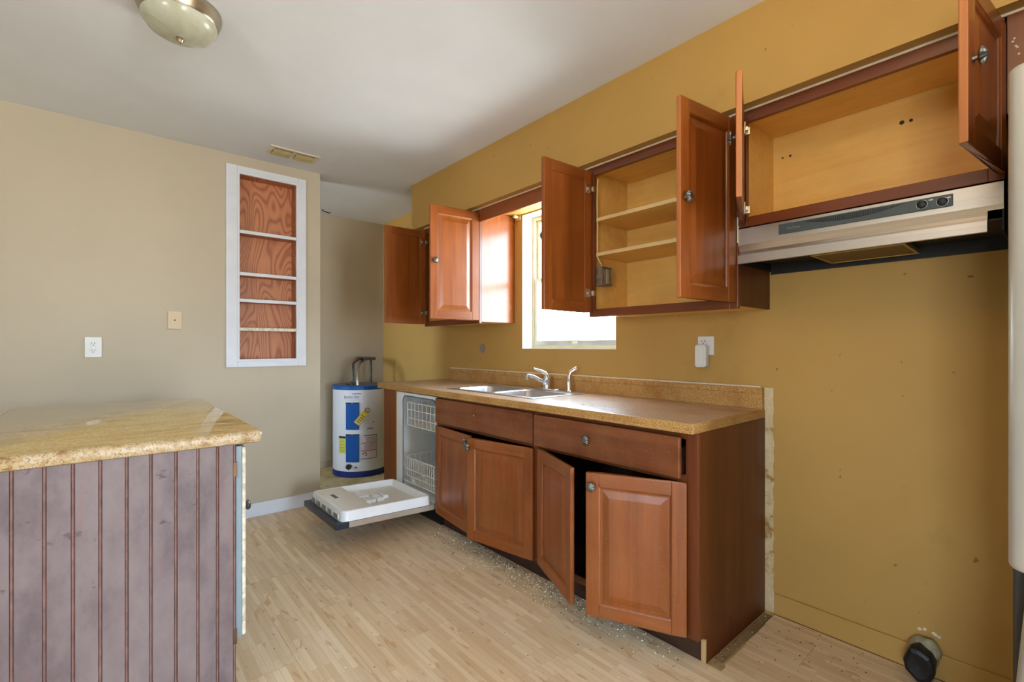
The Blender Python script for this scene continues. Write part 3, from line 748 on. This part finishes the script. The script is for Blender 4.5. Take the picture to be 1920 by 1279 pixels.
# the door, lying open
dd = bpy.data.objects.new('door', None); C.objects.link(dd); dd.parent = dw; dd.location = Vector((1.672, 0, .118))-WL[dw.name]*1; dd.location.y = -WL[dw.name].y+3.028
dd.rotation_euler = (0, radians(2.3), 0); WL[dd.name] = Vector((0, 0, 0))
L, hw = .655, .286                       # local: x from 0 (hinge) to -L (free end), y +-hw, z up
def dl(name, mat, mb, **k): return mb.build(name, mat, dd, local=True, **k)
dl('outer_skin', 'skin', Bx(-L+.075, 0, -hw, hw, 0, .034), bev=.003)
dl('control_panel', 'navy', Bx(-L-.008, -L+.074, -hw-.001, hw+.001, -.002, .036), bev=.006)
rim = MB().vox([-L+.03, -L+.05, -.04, -.012], [-hw+.012, -hw+.045, hw-.045, hw-.012], [.036, .072, .096],
               lambda x, y, z: z < .072 or x < -L+.05 or x > -.04 or y < -hw+.045 or y > hw-.045)
# liner: sloping outer wall, rim, recessed floor
lv = [(0, .036), (.003, .036), (.009, .088), (.013, .094), (.021, .095), (.027, .090), (.046, .061), (.054, .056)]
vs = []; fs = []
xa, xb, ya, yb = -L+.028, -.010, -hw+.004, hw-.004
for ins, z in lv:
    ix = ins if True else ins
    vs += [(p[0], p[1], z) for p in rrect(xa+ix, xb-ix, ya+ix, yb-ix, max(.012, .04-ins*.4), 5)]
Ln = len(vs)//len(lv)
for j in range(len(lv)-1):
    for q in range(Ln): fs.append((j*Ln+q, j*Ln+(q+1) % Ln, (j+1)*Ln+(q+1) % Ln, (j+1)*Ln+q))
fs.append(tuple((len(lv)-1)*Ln+q for q in range(Ln))); fs.append(tuple(range(Ln))[::-1])
dl('inner_liner', 'tub_w', MB().add(vs, fs), smooth=35)
dl('liner_step', 'tub_in', Bx(-L+.054, -L+.235, -hw+.030, hw-.030, .0565, .0945), bev=.006)
dl('liner_basin', 'tub_in', Bx(-L+.236, -.070, -hw+.062, hw-.062, .0565, .059), bev=.001)
for (x0, x1, y0, y1) in ((-.40, -.33, -.11, -.03), (-.40, -.33, .0, .09), (-.32, -.27, -.10, -.05), (-.32, -.27, -.03, .04), (-.26, -.22, -.06, .03), (-.385, -.35, .10, .13)):
    dl('dispenser_cover', 'tub_w', Bx(x0, x1, y0, y1, .059, .084), bev=.005)
dl('warning_label', 'heater_top', Bx(-L+.10, -L+.125, .02, .115, .0945, .095))
for i in range(5):
    y = -.20+i*.098
    dl('vent_grille', 'tub_in', Bx(-L+.024, -L+.030, y-.034, y+.034, .045, .075), bev=.002)
    mbv = MB()
    for k in range(3): mbv.box(-L+.0225, -L+.0255, y-.03, y+.03, .049+k*.009, .052+k*.009)
    dl('vent_slot', 'slot', mbv)

# ------------------------------------------------------------------ water heater
HX, HY, HR = 1.905, 4.50, .255
wh = thing('water_heater', 'short white electric water heater with blue panels in the alcove', 'water heater', (HX, HY, 0))
zt = .845
MB().lathe([(HR, .045), (HR, zt-.035)], (HX, HY, 0), 2, 64).build('tank_jacket', 'heater_w', wh, smooth=40)
MB().lathe([(HR-.012, -.009), (HR+.002, -.009), (HR+.003, .03), (HR+.003, .046), (HR-.01, .05)], (HX, HY, 0), 2, 64).build('base_ring', 'heater_base', wh, smooth=40)
MB().lathe([(HR, zt-.04), (HR+.004, zt-.036), (HR+.004, zt-.008), (HR-.004, zt), (HR-.02, zt)], (HX, HY, 0), 2, 64).build('top_band', 'heater_b', wh, smooth=40)
MB().lathe([(HR-.015, zt-.003), (HR*.6, zt+.003), (0, zt+.006)], (HX, HY, 0), 2, 64).build('top_cap', 'heater_top', wh, smooth=40)
A0 = math.atan2(-HY, -HX)                # direction to the camera
def cyl(s, z, off=0.0):                  # s: arc length to the right seen from the camera
    a = A0+s/HR; r = HR+off
    return (HX+r*cos(a), HY+r*sin(a), z)
def patch(mb, s0, s1, z0, z1, off0, off1, mi=0, n=8, r=0):
    vs = []; fs = []
    for i in range(n+1):
        s = s0+(s1-s0)*i/n
        for z in (z0, z1):
            for f in (off0, off1): vs.append(cyl(s, z, f))
    for i in range(n):
        a = i*4; b = a+4
        fs += [(a, a+2, b+2, b), (a+1, b+1, b+3, a+3), (a, b, b+1, a+1), (a+2, a+3, b+3, b+2)]
    fs += [(0, 1, 3, 2), (n*4, n*4+2, n*4+3, n*4+1)]
    return mb.add(vs, fs, mi)
def kz(y): return 1.212-(y-650)/886*4.36            # picture row to height on the heater front
def ks(x): return (x-675.5)/886*4.38
s0, s1 = -.131, -.009
for za, zb in ((.437, .690), (.135, .395)):
    p = patch(MB(), s0, s1, za, zb, -.001, .010).build('access_panel', 'heater_b', wh, bev=.005, smooth=40)
    patch(MB(), s0, s1, zb-.008, zb+.002, .006, .012).build('panel_lip', 'ink', p)
    patch(MB(), (s0+s1)/2-.008, (s0+s1)/2+.008, zb-.008, zb+.003, .012, .014).build('panel_screw', 'nickel', p)
lb = patch(MB(), -.215, -.136, .215, .375, -.001, .0012); patch(lb, -.215, -.136, .355, .375, .001, .0016, 1)
for k in range(4): patch(lb, -.20, -.15, .235+k*.03, .238+k*.03, .001, .0016, 1)
lb.build('energy_label', ['label_y', 'ink'], wh)
lb = patch(MB(), .008, .155, .160, .378, -.001, .0012)
patch(lb, .030, .158, .374, .380, .001, .0018, 1); patch(lb, .153, .158, .165, .380, .001, .0018, 1); patch(lb, .004, .158, .158, .163, .001, .0018, 1)
patch(lb, .01, .15, .305, .311, .001, .0018, 2); patch(lb, .01, .15, .232, .240, .001, .0018, 2)
for k in range(6): patch(lb, .035, .145, .250+k*.009, .2525+k*.009, .001, .0016, 3)
for k in range(5): patch(lb, .05, .145, .320+k*.009, .3225+k*.009, .001, .0016, 3)
for a, b, z in ((.018, .032, .203), (.036, .05, .212), (.044, .056, .188), (.054, .062, .200)): patch(lb, a, b, z, z+.011, .001, .0018, 1)
lb.build('warning_label', ['label_w', 'ink', 'ink_r', 'ink_b'], wh)
lb = patch(MB(), .03, .145, .43, .53, -.001, .0008)
for k in range(3): patch(lb, .06, .12, .434+k*.006, .437+k*.006, .0006, .0012, 1)
patch(lb, .118, .13, .495, .505, .0006, .0012, 1)
lb.build('rating_plate', ['heater_w', 'ink_b'], wh)
tx = text_mb('ENVIRO-TEMP', .031, lambda x, y: cyl(-.142+x*.68, .728+y, .0008))
patch(tx, -.072, .008, .768, .775, .0, .0012)
patch(tx, -.142, .006, .714, .7155, .0, .0010)
tx.build('maker_lettering', 'ink_b', wh)
patch(MB(), -.152, -.146, .727, .752, 0, .001).build('maker_mark', 'ink_r', wh)
# hanging tag, tilted
def tagp(u, v, off):                     # u along the tag, v across
    a = radians(52); c = cos(a); s_ = sin(a)
    return cyl(-.035+u*c-v*s_, .495+u*s_+v*c, off)
pts = [(0, -.026), (.10, -.026), (.155, -.018), (.172, 0), (.155, .018), (.10, .026), (0, .026)]
mb = MB(); n = len(pts); mb.add([tagp(u, v, .013) for u, v in pts]+[tagp(u, v, .0145) for u, v in pts], [tuple(range(n))[::-1], tuple(range(n, 2*n))]+[(i, (i+1) % n, n+(i+1) % n, n+i) for i in range(n)])
tg = mb.build('hanging_tag', 'tag_y', wh)
mb = MB()
for k in range(4): mb.add([tagp(.02+k*.022, -.018, .0150), (tagp(.026+k*.022, -.018, .0150)), tagp(.026+k*.022, .015, .0150), tagp(.02+k*.022, .015, .0150)], [(0, 1, 2, 3)])
mb.build('tag_print', 'ink', tg)
MB().tube([tagp(.155+.02*cos(t), .022*sin(t), .014) for t in [i*pi/6 for i in range(13)]], .003, 6).build('tag_string', 'ink', tg, smooth=50)
dv = MB().tube([cyl(-.09, .10, -.01), cyl(-.09, .10, .035)], .014, 12); dv.lathe([(.026, 0), (.026, .012)], cyl(-.09, .10, .038), 1, 14)
dv.build('drain_valve', 'pipe', wh, smooth=40)
MB().tube([cyl(-.045, .085, 0), cyl(-.03, .09, .02)], .006, 8).build('drain_spout', 'ink', wh, smooth=40)
zc = zt
px = lambda p, r, name, mat: MB().tube(p, r, 10).build(name, mat, wh, smooth=60)
px([(1.80, 4.42, zc), (1.80, 4.42, 1.045), (1.815, 4.435, 1.06), (1.92, 4.58, 1.085), (2.03, 4.72, 1.095)], .011, 'cold_pipe', 'pipe')
px([(1.82, 4.36, zc-.0), (1.825, 4.37, .93), (1.85, 4.42, 1.01), (1.92, 4.55, 1.05), (2.03, 4.70, 1.075)], .014, 'flex_hose', 'flex')
px([(2.045, 4.57, zc-.06), (2.045, 4.57, 1.09)], .012, 'hot_pipe', 'pipe')
Bx(1.965, 2.085, 4.54, 4.74, 1.075, 1.105).build('pipe_manifold', 'pipe', wh, bev=.006)
MB().tube([(2.04, 4.72, 1.09), (2.04, 4.848, 1.09)], .012, 10).build('wall_stub', 'pipe', wh, smooth=60)
MB().lathe([(.02, 0), (.02, .02), (.012, .025), (.012, .04)], (1.77, 4.40, zc-.001), 2, 12).build('relief_valve', 'brown_metal', wh, smooth=40)
px([(1.75, 4.36, zc+.01), (1.69, 4.32, zc+.015)], .005, 'cable_end', 'ink')

# ------------------------------------------------------------------ shelf niche in the left wall
ns = thing('wall_niche_shelf', 'tall narrow oak lined shelf niche with white casing, recessed in the left wall', 'shelf', (.9, 3.75, 1.07))
cx0, cx1, cz0, cz1 = .628, 1.156, 1.068, 2.474
ox0, ox1, oz0, oz1 = .712, 1.086, 1.124, 2.420
for nm, b in (('casing', (cx0, ox0-.014, cz0, cz1)), ('casing', (ox1+.014, cx1, cz0, cz1)), ('casing', (ox0-.014, ox1+.014, cz0, oz0-.014)), ('casing', (ox0-.014, ox1+.014, oz1+.014, cz1))):
    Bx(b[0], b[1], 3.732, 3.7495, b[2], b[3]).build(nm, 'white', ns, bev=.003)
MB().vox([ox0-.016, ox0, ox1, ox1+.016], [3.736, 3.7555], [oz0-.016, oz0, oz1, oz1+.016], lambda x, y, z: not (ox0 < x < ox1 and oz0 < z < oz1)).build('inner_stop', 'white', ns, bev=.002)
q0, q1, r0, r1 = ox0-.008, ox1+.008, oz0-.008, oz1+.008
MB().vox([q0, q0+.006, q1-.006, q1], [3.756, 3.862, 3.868], [r0, r0+.006, r1-.006, r1], lambda x, y, z: y > 3.862 or x < q0+.006 or x > q1-.006 or z < r0+.006 or z > r1-.006).build('oak_lining', 'oak', ns)
for z in (2.020, 1.725, 1.538, 1.336):
    Bx(q0+.007, q1-.007, 3.757, 3.861, z-.011, z+.007).build('shelf', 'oak', ns)
    Bx(ox0+.001, ox1-.001, 3.738, 3.7555, z-.013, z+.010).build('shelf_edge', 'worn_white' if z < 1.4 else 'white', ns, bev=.002)

# outlets and plates
def plate(name, cx, cz, w, h, t, mat, loc, parent): Bx(cx-w/2, cx+w/2, 3.75-t, 3.7499, cz-h/2, cz+h/2).build(name, mat, parent, bev=.003)
ol = thing('wall_outlet', 'white duplex outlet on the left wall above the island', 'outlet', (-.053, 3.75, 1.208))
plate('cover_plate', -.053, 1.208, .077, .121, .012, 'plastic_w', None, ol)
for dz in (.0205, -.0205):
    r = MB(); pts = [(-.053+p[0]*.0165, 1.208+dz+max(-.0135, min(.0135, p[1]*.0165))) for p in [(cos(t*pi/10), sin(t*pi/10)) for t in range(20)]]
    r.prism(pts, 1, 3.7355, 3.739); rc_ = r.build('receptacle', 'plastic_w', ol, bev=.001)
    s_ = MB(); s_.box(-.061, -.0585, 3.7352, 3.7362, 1.208+dz-.001, 1.208+dz+.008); s_.box(-.0475, -.045, 3.7352, 3.7362, 1.208+dz-.001, 1.208+dz+.007)
    s_.lathe([(.0028, 0), (.0028, .001)], (-.053, 3.7352, 1.208+dz-.0075), 1, 10); s_.build('slot', 'slot', rc_)
MB().lathe([(.003, 0), (.003, .001)], (-.053, 3.7372, 1.208), 1, 10).build('screw', 'nickel', ol)
cp = thing('cable_plate', 'tan painted cable plate with one dark hole on the left wall', 'wall plate', (.343, 3.75, 1.383))
Bx(.305, .380, 3.742, 3.7499, 1.325, 1.442).build('plate', 'beige_plate', cp, bev=.003)
MB().lathe([(.005, 0), (.005, .002)], (.342, 3.7405, 1.383), 1, 12).build('jack', 'slot', cp)
o2 = thing('wall_outlet', 'white outlet with a rounded plug-in device, on the window wall below the shelf cabinet', 'outlet', (XW, 1.175, 1.228))
Bx(XW-.006, XW-.0001, 1.131, 1.215, 1.170, 1.264).build('cover_plate', 'plastic_w', o2, bev=.002)
r = MB(); pts = [(1.185+.017*cos(t*pi/10), 1.236+max(-.014, min(.014, .017*sin(t*pi/10)))) for t in range(20)]
r.prism(pts, 0, XW-.0085, XW-.005); rc_ = r.build('receptacle', 'plastic_w', o2)
s_ = MB(); s_.box(XW-.0092, XW-.008, 1.190, 1.193, 1.236, 1.243); s_.box(XW-.0092, XW-.008, 1.177, 1.180, 1.236, 1.243); s_.lathe([(.003, 0), (.003, .001)], (XW-.0092, 1.185, 1.228), 0, 10); s_.build('slot', 'slot', rc_)
pg = thing('plug_in_device', 'rounded white plug-in device in the outlet on the window wall', 'plug-in', (XW-.03, 1.187, 1.11))
MB().prism(rrect(1.153, 1.212, 1.108, 1.222, .014, 5), 0, XW-.045, XW-.0095).build('body', 'plastic_w', pg, bev=.004, smooth=50)
MB().prism(rrect(1.161, 1.204, 1.116, 1.212, .01, 5), 0, XW-.048, XW-.045).build('front_cover', 'plastic_w', pg, bev=.0015)
MB().lathe([(.036, 0), (.036, .004), (.033, .006), (0, .006)], (XW-.0001, 3.045, 1.197), 0, 36, sgn=-1).build('x', 'grey_disc')
gd = bpy.data.objects['x']; gd.name = 'cover_disc'; tag(gd, 'round grey cover disc on the window wall under the left wall cabinet', 'cover plate')
# capped pipe stub by the floor at the right
cpz = thing('capped_pipe', 'pipe stub wrapped in a black plastic cap low on the right wall', 'pipe', (XW, .335, .07))
def dome(prof, c, sz, mod, n=26):
    m_ = MB(); m_.lathe(prof, (0, 0, 0), 0, n, sgn=-1, mod=mod); m_.v = [(c[0]+p[0], c[1]+p[1], c[2]+p[2]*sz) for p in m_.v]; return m_
dome([(.040, 0), (.046, .008), (.044, .020), (.036, .030)], (XW-.012, .326, .088), 1.25, lambda t, r, h: 1+.07*sin(3*t+h*60)+.04*sin(7*t), 22).build('mastic_collar', 'mastic', cpz, smooth=50)
dome([(.036, 0), (.041, .02), (.043, .05), (.041, .070), (.030, .076), (.0, .072)], (XW-.028, .332, .066), 1.5, lambda t, r, h: 1+.06*sin(2*t+1)+.05*sin(5*t+h*40)+.035*sin(9*t), 13).build('plastic_cap', 'rubber', cpz, bev=.004)
mb = MB()
for y, z in ((.30, .135), (.305, .138), (.33, .142), (.345, .137), (.29, .131)): mb.lathe([(.006, 0), (.004, .001), (0, .0015)], (XW-.0001, y, z+.018), 0, 8, sgn=-1)
mb.build('caulk_chip', 'caulk', cpz)

# ------------------------------------------------------------------ ceiling lamp and air vent
cl = thing('ceiling_light', 'flush ceiling light with alabaster glass bowl and nickel ring', 'ceiling light', (.225, 2.275, CZ))
MB().lathe([(.142, 0), (.143, .010), (.140, .024), (.134, .034), (.133, .044), (.127, .052), (.122, .052)], (.225, 2.275, CZ), 2, 64, sgn=-1).build('ring', 'brushed', cl, smooth=35)
MB().lathe([(.127, .050), (.124, .066), (.109, .087), (.080, .105), (.047, .115), (.012, .118), (0, .118)], (.225, 2.275, CZ), 2, 64, sgn=-1).build('glass_bowl', 'bowl', cl, smooth=60)
MB().lathe([(.014, .116), (.015, .124), (.010, .128), (.009, .134), (.004, .138), (0, .139)], (.225, 2.275, CZ), 2, 20, sgn=-1).build('finial', 'brushed', cl, smooth=50)
vt = thing('air_vent', 'white rectangular ceiling air vent near the shelf niche', 'air vent', (.995, 3.475, CZ))
vx0, vx1, vy0, vy1 = .832, 1.152, 3.405, 3.555
MB().vox([vx0, vx0+.028, .978, 1.002, vx1-.028, vx1], [vy0, vy0+.028, vy1-.028, vy1], [CZ-.008, CZ-.0002], lambda x, y, z: x < vx0+.028 or x > vx1-.028 or y < vy0+.028 or y > vy1-.028 or .978 < x < 1.002).build('vent_frame', 'vent', vt, bev=.003)
for a, b in ((vx0+.03, .976), (1.004, vx1-.03)):
    for k in range(5):
        y = vy0+.049+k*.0165
        MB().prism([(y, CZ-.002), (y+.003, CZ-.002), (y+.017, CZ-.016), (y+.014, CZ-.017)], 0, a, b).build('louver', 'vent_slat', vt)
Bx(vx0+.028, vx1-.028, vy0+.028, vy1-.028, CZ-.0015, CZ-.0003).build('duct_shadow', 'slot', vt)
hk = thing('ceiling_hook', 'tiny dark wire hook on the alcove ceiling', 'hook', (1.66, 4.72, CZ))
MB().tube([(1.60, 4.70, CZ-.001), (1.62, 4.70, CZ-.015), (1.68, 4.72, CZ-.018), (1.69, 4.72, CZ-.008)], .005, 6).build('hook_wire', 'ink', hk)

# ------------------------------------------------------------------ range hood
hd = thing('range_hood', 'stainless steel range hood with dark control strip under the short wall cabinet', 'range hood', (XW, .487, 1.54))
H0, H1 = .108, .868
prof = [(1.978, 1.694), (1.978, 1.628), (1.986, 1.615), (1.992, 1.603), (1.986, 1.592), (1.976, 1.586), (1.974, 1.552), (1.978, 1.550), (1.980, 1.586), (1.996, 1.603), (1.984, 1.628), (1.984, 1.694)]
MB().prism(prof, 1, H0+.034, H1).build('front_panel', 'steel_y', hd, smooth=30)
MB().prism([(1.978, 1.694), (1.978, 1.628), (1.986, 1.615), (1.984, 1.694)], 1, H0, H0+.034).build('front_end', 'steel_y', hd)
Bx(1.985, XW-.002, H0, H1, 1.690, 1.696).build('top_plate', 'hood_under', hd)
Bx(1.992, XW-.002, H0, H0+.004, 1.552, 1.690).build('end_plate', 'hood_under', hd); Bx(1.996, XW-.002, H1-.004, H1, 1.552, 1.690).build('end_plate', 'hood_under', hd)
Bx(XW-.006, XW-.002, H0+.004, H1-.004, 1.540, 1.690).build('back_plate', 'hood_under', hd)
Bx(1.99, XW-.006, H0+.004, H1-.004, 1.585, 1.590).build('inner_pan', 'hood_under', hd)
f_ = MB().box(2.03, 2.262, .345, .610, 1.556, 1.568); f_.build('filter_mesh', 'filterm', hd)
MB().vox([2.022, 2.032, 2.260, 2.270], [.337, .347, .608, .618], [1.553, 1.571], lambda x, y, z: x < 2.032 or x > 2.26 or y < .347 or y > .608).build('filter_frame', 'filter_edge', hd, bev=.002)
cs = Bx(1.9745, 1.979, .216, .713, 1.645, 1.684).build('control_strip', 'strip_grey', hd, bev=.003)
mbc = MB(); tops = [(.335+.294*k/20, 1.679) for k in range(21)]; bots = [(.335+.294*k/20, 1.679-.0006-.0185*(1-((k-10)/10)**2)) for k in range(21)]
mbc.prism(tops+bots[::-1], 0, 1.9737, 1.9744); mbc.build('grille_recess', 'black', cs)
for i in range(46):
    y = .335+i*.0064; t_ = (i-22.5)/24; hh = .011*(1-t_*t_)
    if hh > .001: Bx(1.9731, 1.9738, y, y+.0020, 1.679-hh*1.5, 1.6785).build('grille_bar', 'strip_grey', cs)
for y, z in ((.289, 1.665), (.240, 1.663)):
    kn = MB().lathe([(.0125, 0), (.0118, .011), (.009, .013), (0, .013)], (1.9745, y, z), 0, 22, sgn=-1).build('control_knob', 'black', cs, smooth=40)
    MB().lathe([(.0145, 0), (.0145, .0012), (.0132, .0012), (.0132, 0)], (1.9745, y, z), 0, 26, sgn=-1).build('knob_ring', 'flex', cs)
text_mb('NuTone', .013, lambda x, y: (1.9738, .682-x, 1.660+y)).build('maker_lettering', 'flex', cs)
Bx(1.9738, 1.9752, .262, .272, 1.673, 1.677).build('control_mark', 'flex', cs); Bx(1.9738, 1.9752, .221, .229, 1.671, 1.675).build('control_mark', 'flex', cs)
# caulk smeared where hood, cabinet and neighbouring cabinet meet
mb = MB()
for i in range(16):
    z = 1.640+i*.0066; w_ = .0015+.005*random.random()*(1 if 5 < i < 11 else .45); d_ = .0015*random.random()
    mb.box(1.9755-d_, 1.9785, .869-w_, .8712, z, z+.0067)
tag(mb.build('caulk_smear', 'caulk', loc=(1.976, .869, 1.655)), 'white caulk smear at the left end of the range hood', 'caulk')

# ------------------------------------------------------------------ refrigerator (only its left edge is in view)
fr = thing('refrigerator', 'stainless steel refrigerator at the right edge, only its rounded door edge showing', 'refrigerator', (1.95, -.38, 0))
Bx(1.62, 2.285, -.835, .0735, .03, 1.80).build('body', 'fridge_dk', fr, bev=.006)
for a in (-.80, .03):
    for x in (1.68, 2.22): MB().lathe([(.02, 0), (.02, .03)], (x, a, 0), 2, 14).build('foot', 'black', fr)
def fdoor(name, y0, y1, z0, z1, x0=1.515, x1=1.612):
    pts = [(x1, y0), (x1, y1)]+[(x0+.035-.035*sin(radians(t)), y1-.035+.035*cos(radians(t))) for t in range(0, 91, 10)]+[(x0+.035-.035*cos(radians(t)), y0+.035-.035*sin(radians(t))) for t in range(0, 91, 10)]
    return MB().prism(pts, 2, z0, z1).build(name, 'fridge', fr, bev=.012, seg=3, smooth=50)
dL = fdoor('door', -.378, .0775, .715, 1.835); dR = fdoor('door', -.835, -.382, .715, 1.835)
for y in (-.345, -.415): MB().tube([(1.515, y, .85), (1.465, y, .88), (1.46, y, 1.2), (1.465, y, 1.55), (1.515, y, 1.58)], .012, 10).build('door_handle', 'chrome', fr, smooth=60)
fd = fdoor('freezer_drawer', -.800, .098, .06, .672)
fd.rotation_euler = (radians(4.2), 0, 0); fd.location = (0, -.0, .0)
MB().tube([(1.515, -.70, .58), (1.465, -.68, .58), (1.465, -.08, .58), (1.515, -.06, .58)], .012, 10).build('door_handle', 'chrome', fr, smooth=60)

# ------------------------------------------------------------------ island
il = thing('kitchen_island', 'mauve painted beadboard kitchen island with worn finish', 'kitchen island', (0, 2.45, 0))
Bx(-.26, .333, 1.822, 3.10, .0, .884).build('cabinet_body', 'blue_paint', il)
xs = [-.300, -.245, -.183, -.121, -.064, -.006, .053, .110, .172, .230, .284, .333]
for a, b in zip(xs, xs[1:]):
    # one beadboard plank: two rounded beads at its right edge
    w_ = .0034
    pts = [(a+.0003, 1.821), (a+.0003, 1.806), (b-2.6*w_, 1.806), (b-2.3*w_, 1.8095), (b-1.9*w_, 1.8068), (b-1.3*w_, 1.8062), (b-.8*w_, 1.8068), (b-.4*w_, 1.8095), (b-.0003, 1.808), (b-.0003, 1.821)]
    bo = MB().prism(pts, 2, .0, .884).build('beadboard', ['mauve', 'groove'], il, smooth=0)
    for q in bo.data.polygons:
        if q.center.x > b-2.8*w_ and abs(q.normal.z) < .5 and q.center.y < 1.82: q.material_index = 1
idr = Bx(.3335, .352, 1.812, 2.42, .228, .876).build('door', 'blue_paint', il, bev=.002); WL[idr.name] = WL[il.name]
Bx(.352, .364, 1.813, 2.418, .232, .872).build('door_front', 'worn_white', idr, bev=.004)
kk = MB().lathe([(.007, 0), (.006, .008), (.015, .012), (.018, .018), (.014, .024), (0, .027)], (.364, 1.87, .655), 0, 24); kk.build('knob', 'pewter', idr, smooth=50)
for z0 in (.775, .215): Bx(.324, .336, 1.803, 1.807, z0, z0+.05).build('hinge', 'brown_metal', il, bev=.001)
gt = thing('island_countertop', 'polished golden granite slab on the island', 'countertop', (.04, 2.46, .885))
pts = rrect(-.335, .414, 1.790, 3.140, .012, 4)
mb = MB(); lv = [(.010, .884), (.002, .888), (0, .896), (0, .914), (.003, .921), (.010, .925)]
vs = []; fs = []
for ins, z in lv: vs += [(p[0], p[1], z) for p in rrect(-.335+ins, .414-ins, 1.790+ins, 3.140-ins, .022, 6)]
Ln = len(vs)//len(lv)
for j in range(len(lv)-1):
    for q in range(Ln): fs.append((j*Ln+q, j*Ln+(q+1) % Ln, (j+1)*Ln+(q+1) % Ln, (j+1)*Ln+q))
fs.append(tuple(range(Ln))[::-1]); mb.add(vs, fs, 0); mb.add([vs[(len(lv)-1)*Ln+q] for q in range(Ln)], [tuple(range(Ln))], 1)
mb.build('slab', ['granite_edge', 'granite'], gt, smooth=40)

# ------------------------------------------------------------------ debris
def crumb(mb, x, y, r, mi, z=0.0):
    a = random.uniform(0, 6.28); vs = [(x+r*random.uniform(.6, 1.4)*cos(a+t), y+r*random.uniform(.6, 1.4)*sin(a+t), z) for t in (0, 2.1, 4.2)]
    mb.add(vs+[(x, y, z+r*random.uniform(.5, 1.1))], [(0, 2, 1), (0, 1, 3), (1, 2, 3), (2, 0, 3)], mi)
mb = MB()
for i in range(1500):
    y = random.gauss(1.9, .42)
    if not .95 < y < 2.7: continue
    x = 1.735-abs(random.gauss(0, .075))
    crumb(mb, x, y, random.uniform(.0014, .0050), 0 if random.random() < .6 else 1)
for i in range(240):
    crumb(mb, random.uniform(.45, 1.65), random.uniform(.5, 3.6), random.uniform(.0012, .0035), 0 if random.random() < .55 else 1)
for i in range(60): crumb(mb, random.uniform(1.8, 2.28), random.uniform(.45, .82), random.uniform(.0015, .0045), 1)
tag(mb.build('sawdust', ['dust_l', 'dust_d']), 'sawdust and crumbs on the laminate floor, thickest along the toe kick', 'debris', kind='stuff')
mb = MB()
for i in range(90): crumb(mb, random.uniform(1.77, 2.28), random.uniform(.852, .882), random.uniform(.0015, .0035), 0 if random.random() < .25 else 1, -.004)
tag(mb.build('grit', ['dust_l', 'dust_d']), 'dark grit on the bare subfloor strip beside the cabinet end panel', 'debris', kind='stuff')
def chip(name, x, y, l, w_, mat, label, cat, rot):
    mb = MB(); c, s_ = cos(rot), sin(rot); P = lambda u, v, z: (x+u*c-v*s_, y+u*s_+v*c, z)
    n = 6; top = []; bot = []
    for i in range(n+1):
        u = -l/2+l*i/n; ww = w_/2*(.35+.65*sin(pi*(i+.4)/(n+.8))); h = .002+.006*sin(pi*i/n)
        top += [P(u, -ww, h*.6+.0015), P(u, ww, h+.0015)]; bot += [P(u, -ww, h*.6 if 0 < i < n else 0.0), P(u, ww, h if 0 < i < n else 0.0)]
    k = len(top); fs = [(0, k, k+1, 1), (k-2, k-1, 2*k-1, 2*k-2)]
    for i in range(n):
        a = 2*i; fs += [(a, a+1, a+3, a+2), (k+a, k+a+2, k+a+3, k+a+1), (a, a+2, k+a+2, k+a), (a+1, k+a+1, k+a+3, a+3)]
    mb.add(top+bot, fs); return tag(mb.build(name, mat, loc=(x, y, 0)), label, cat)
chip('wood_chip', 1.62, 2.225, .085, .035, 'paper', 'curled tan wood chip on the floor by the sink cabinet', 'wood chip', .5)
chip('dead_leaf', .875, 1.075, .028, .014, 'dust_d', 'small brown dried leaf on the floor in front of the ajar base doors', 'leaf', 1.2)
chip('dead_leaf', .475, 1.55, .022, .010, 'brown_metal', 'tiny curled brown leaf on the floor nearest the island', 'leaf', .4)
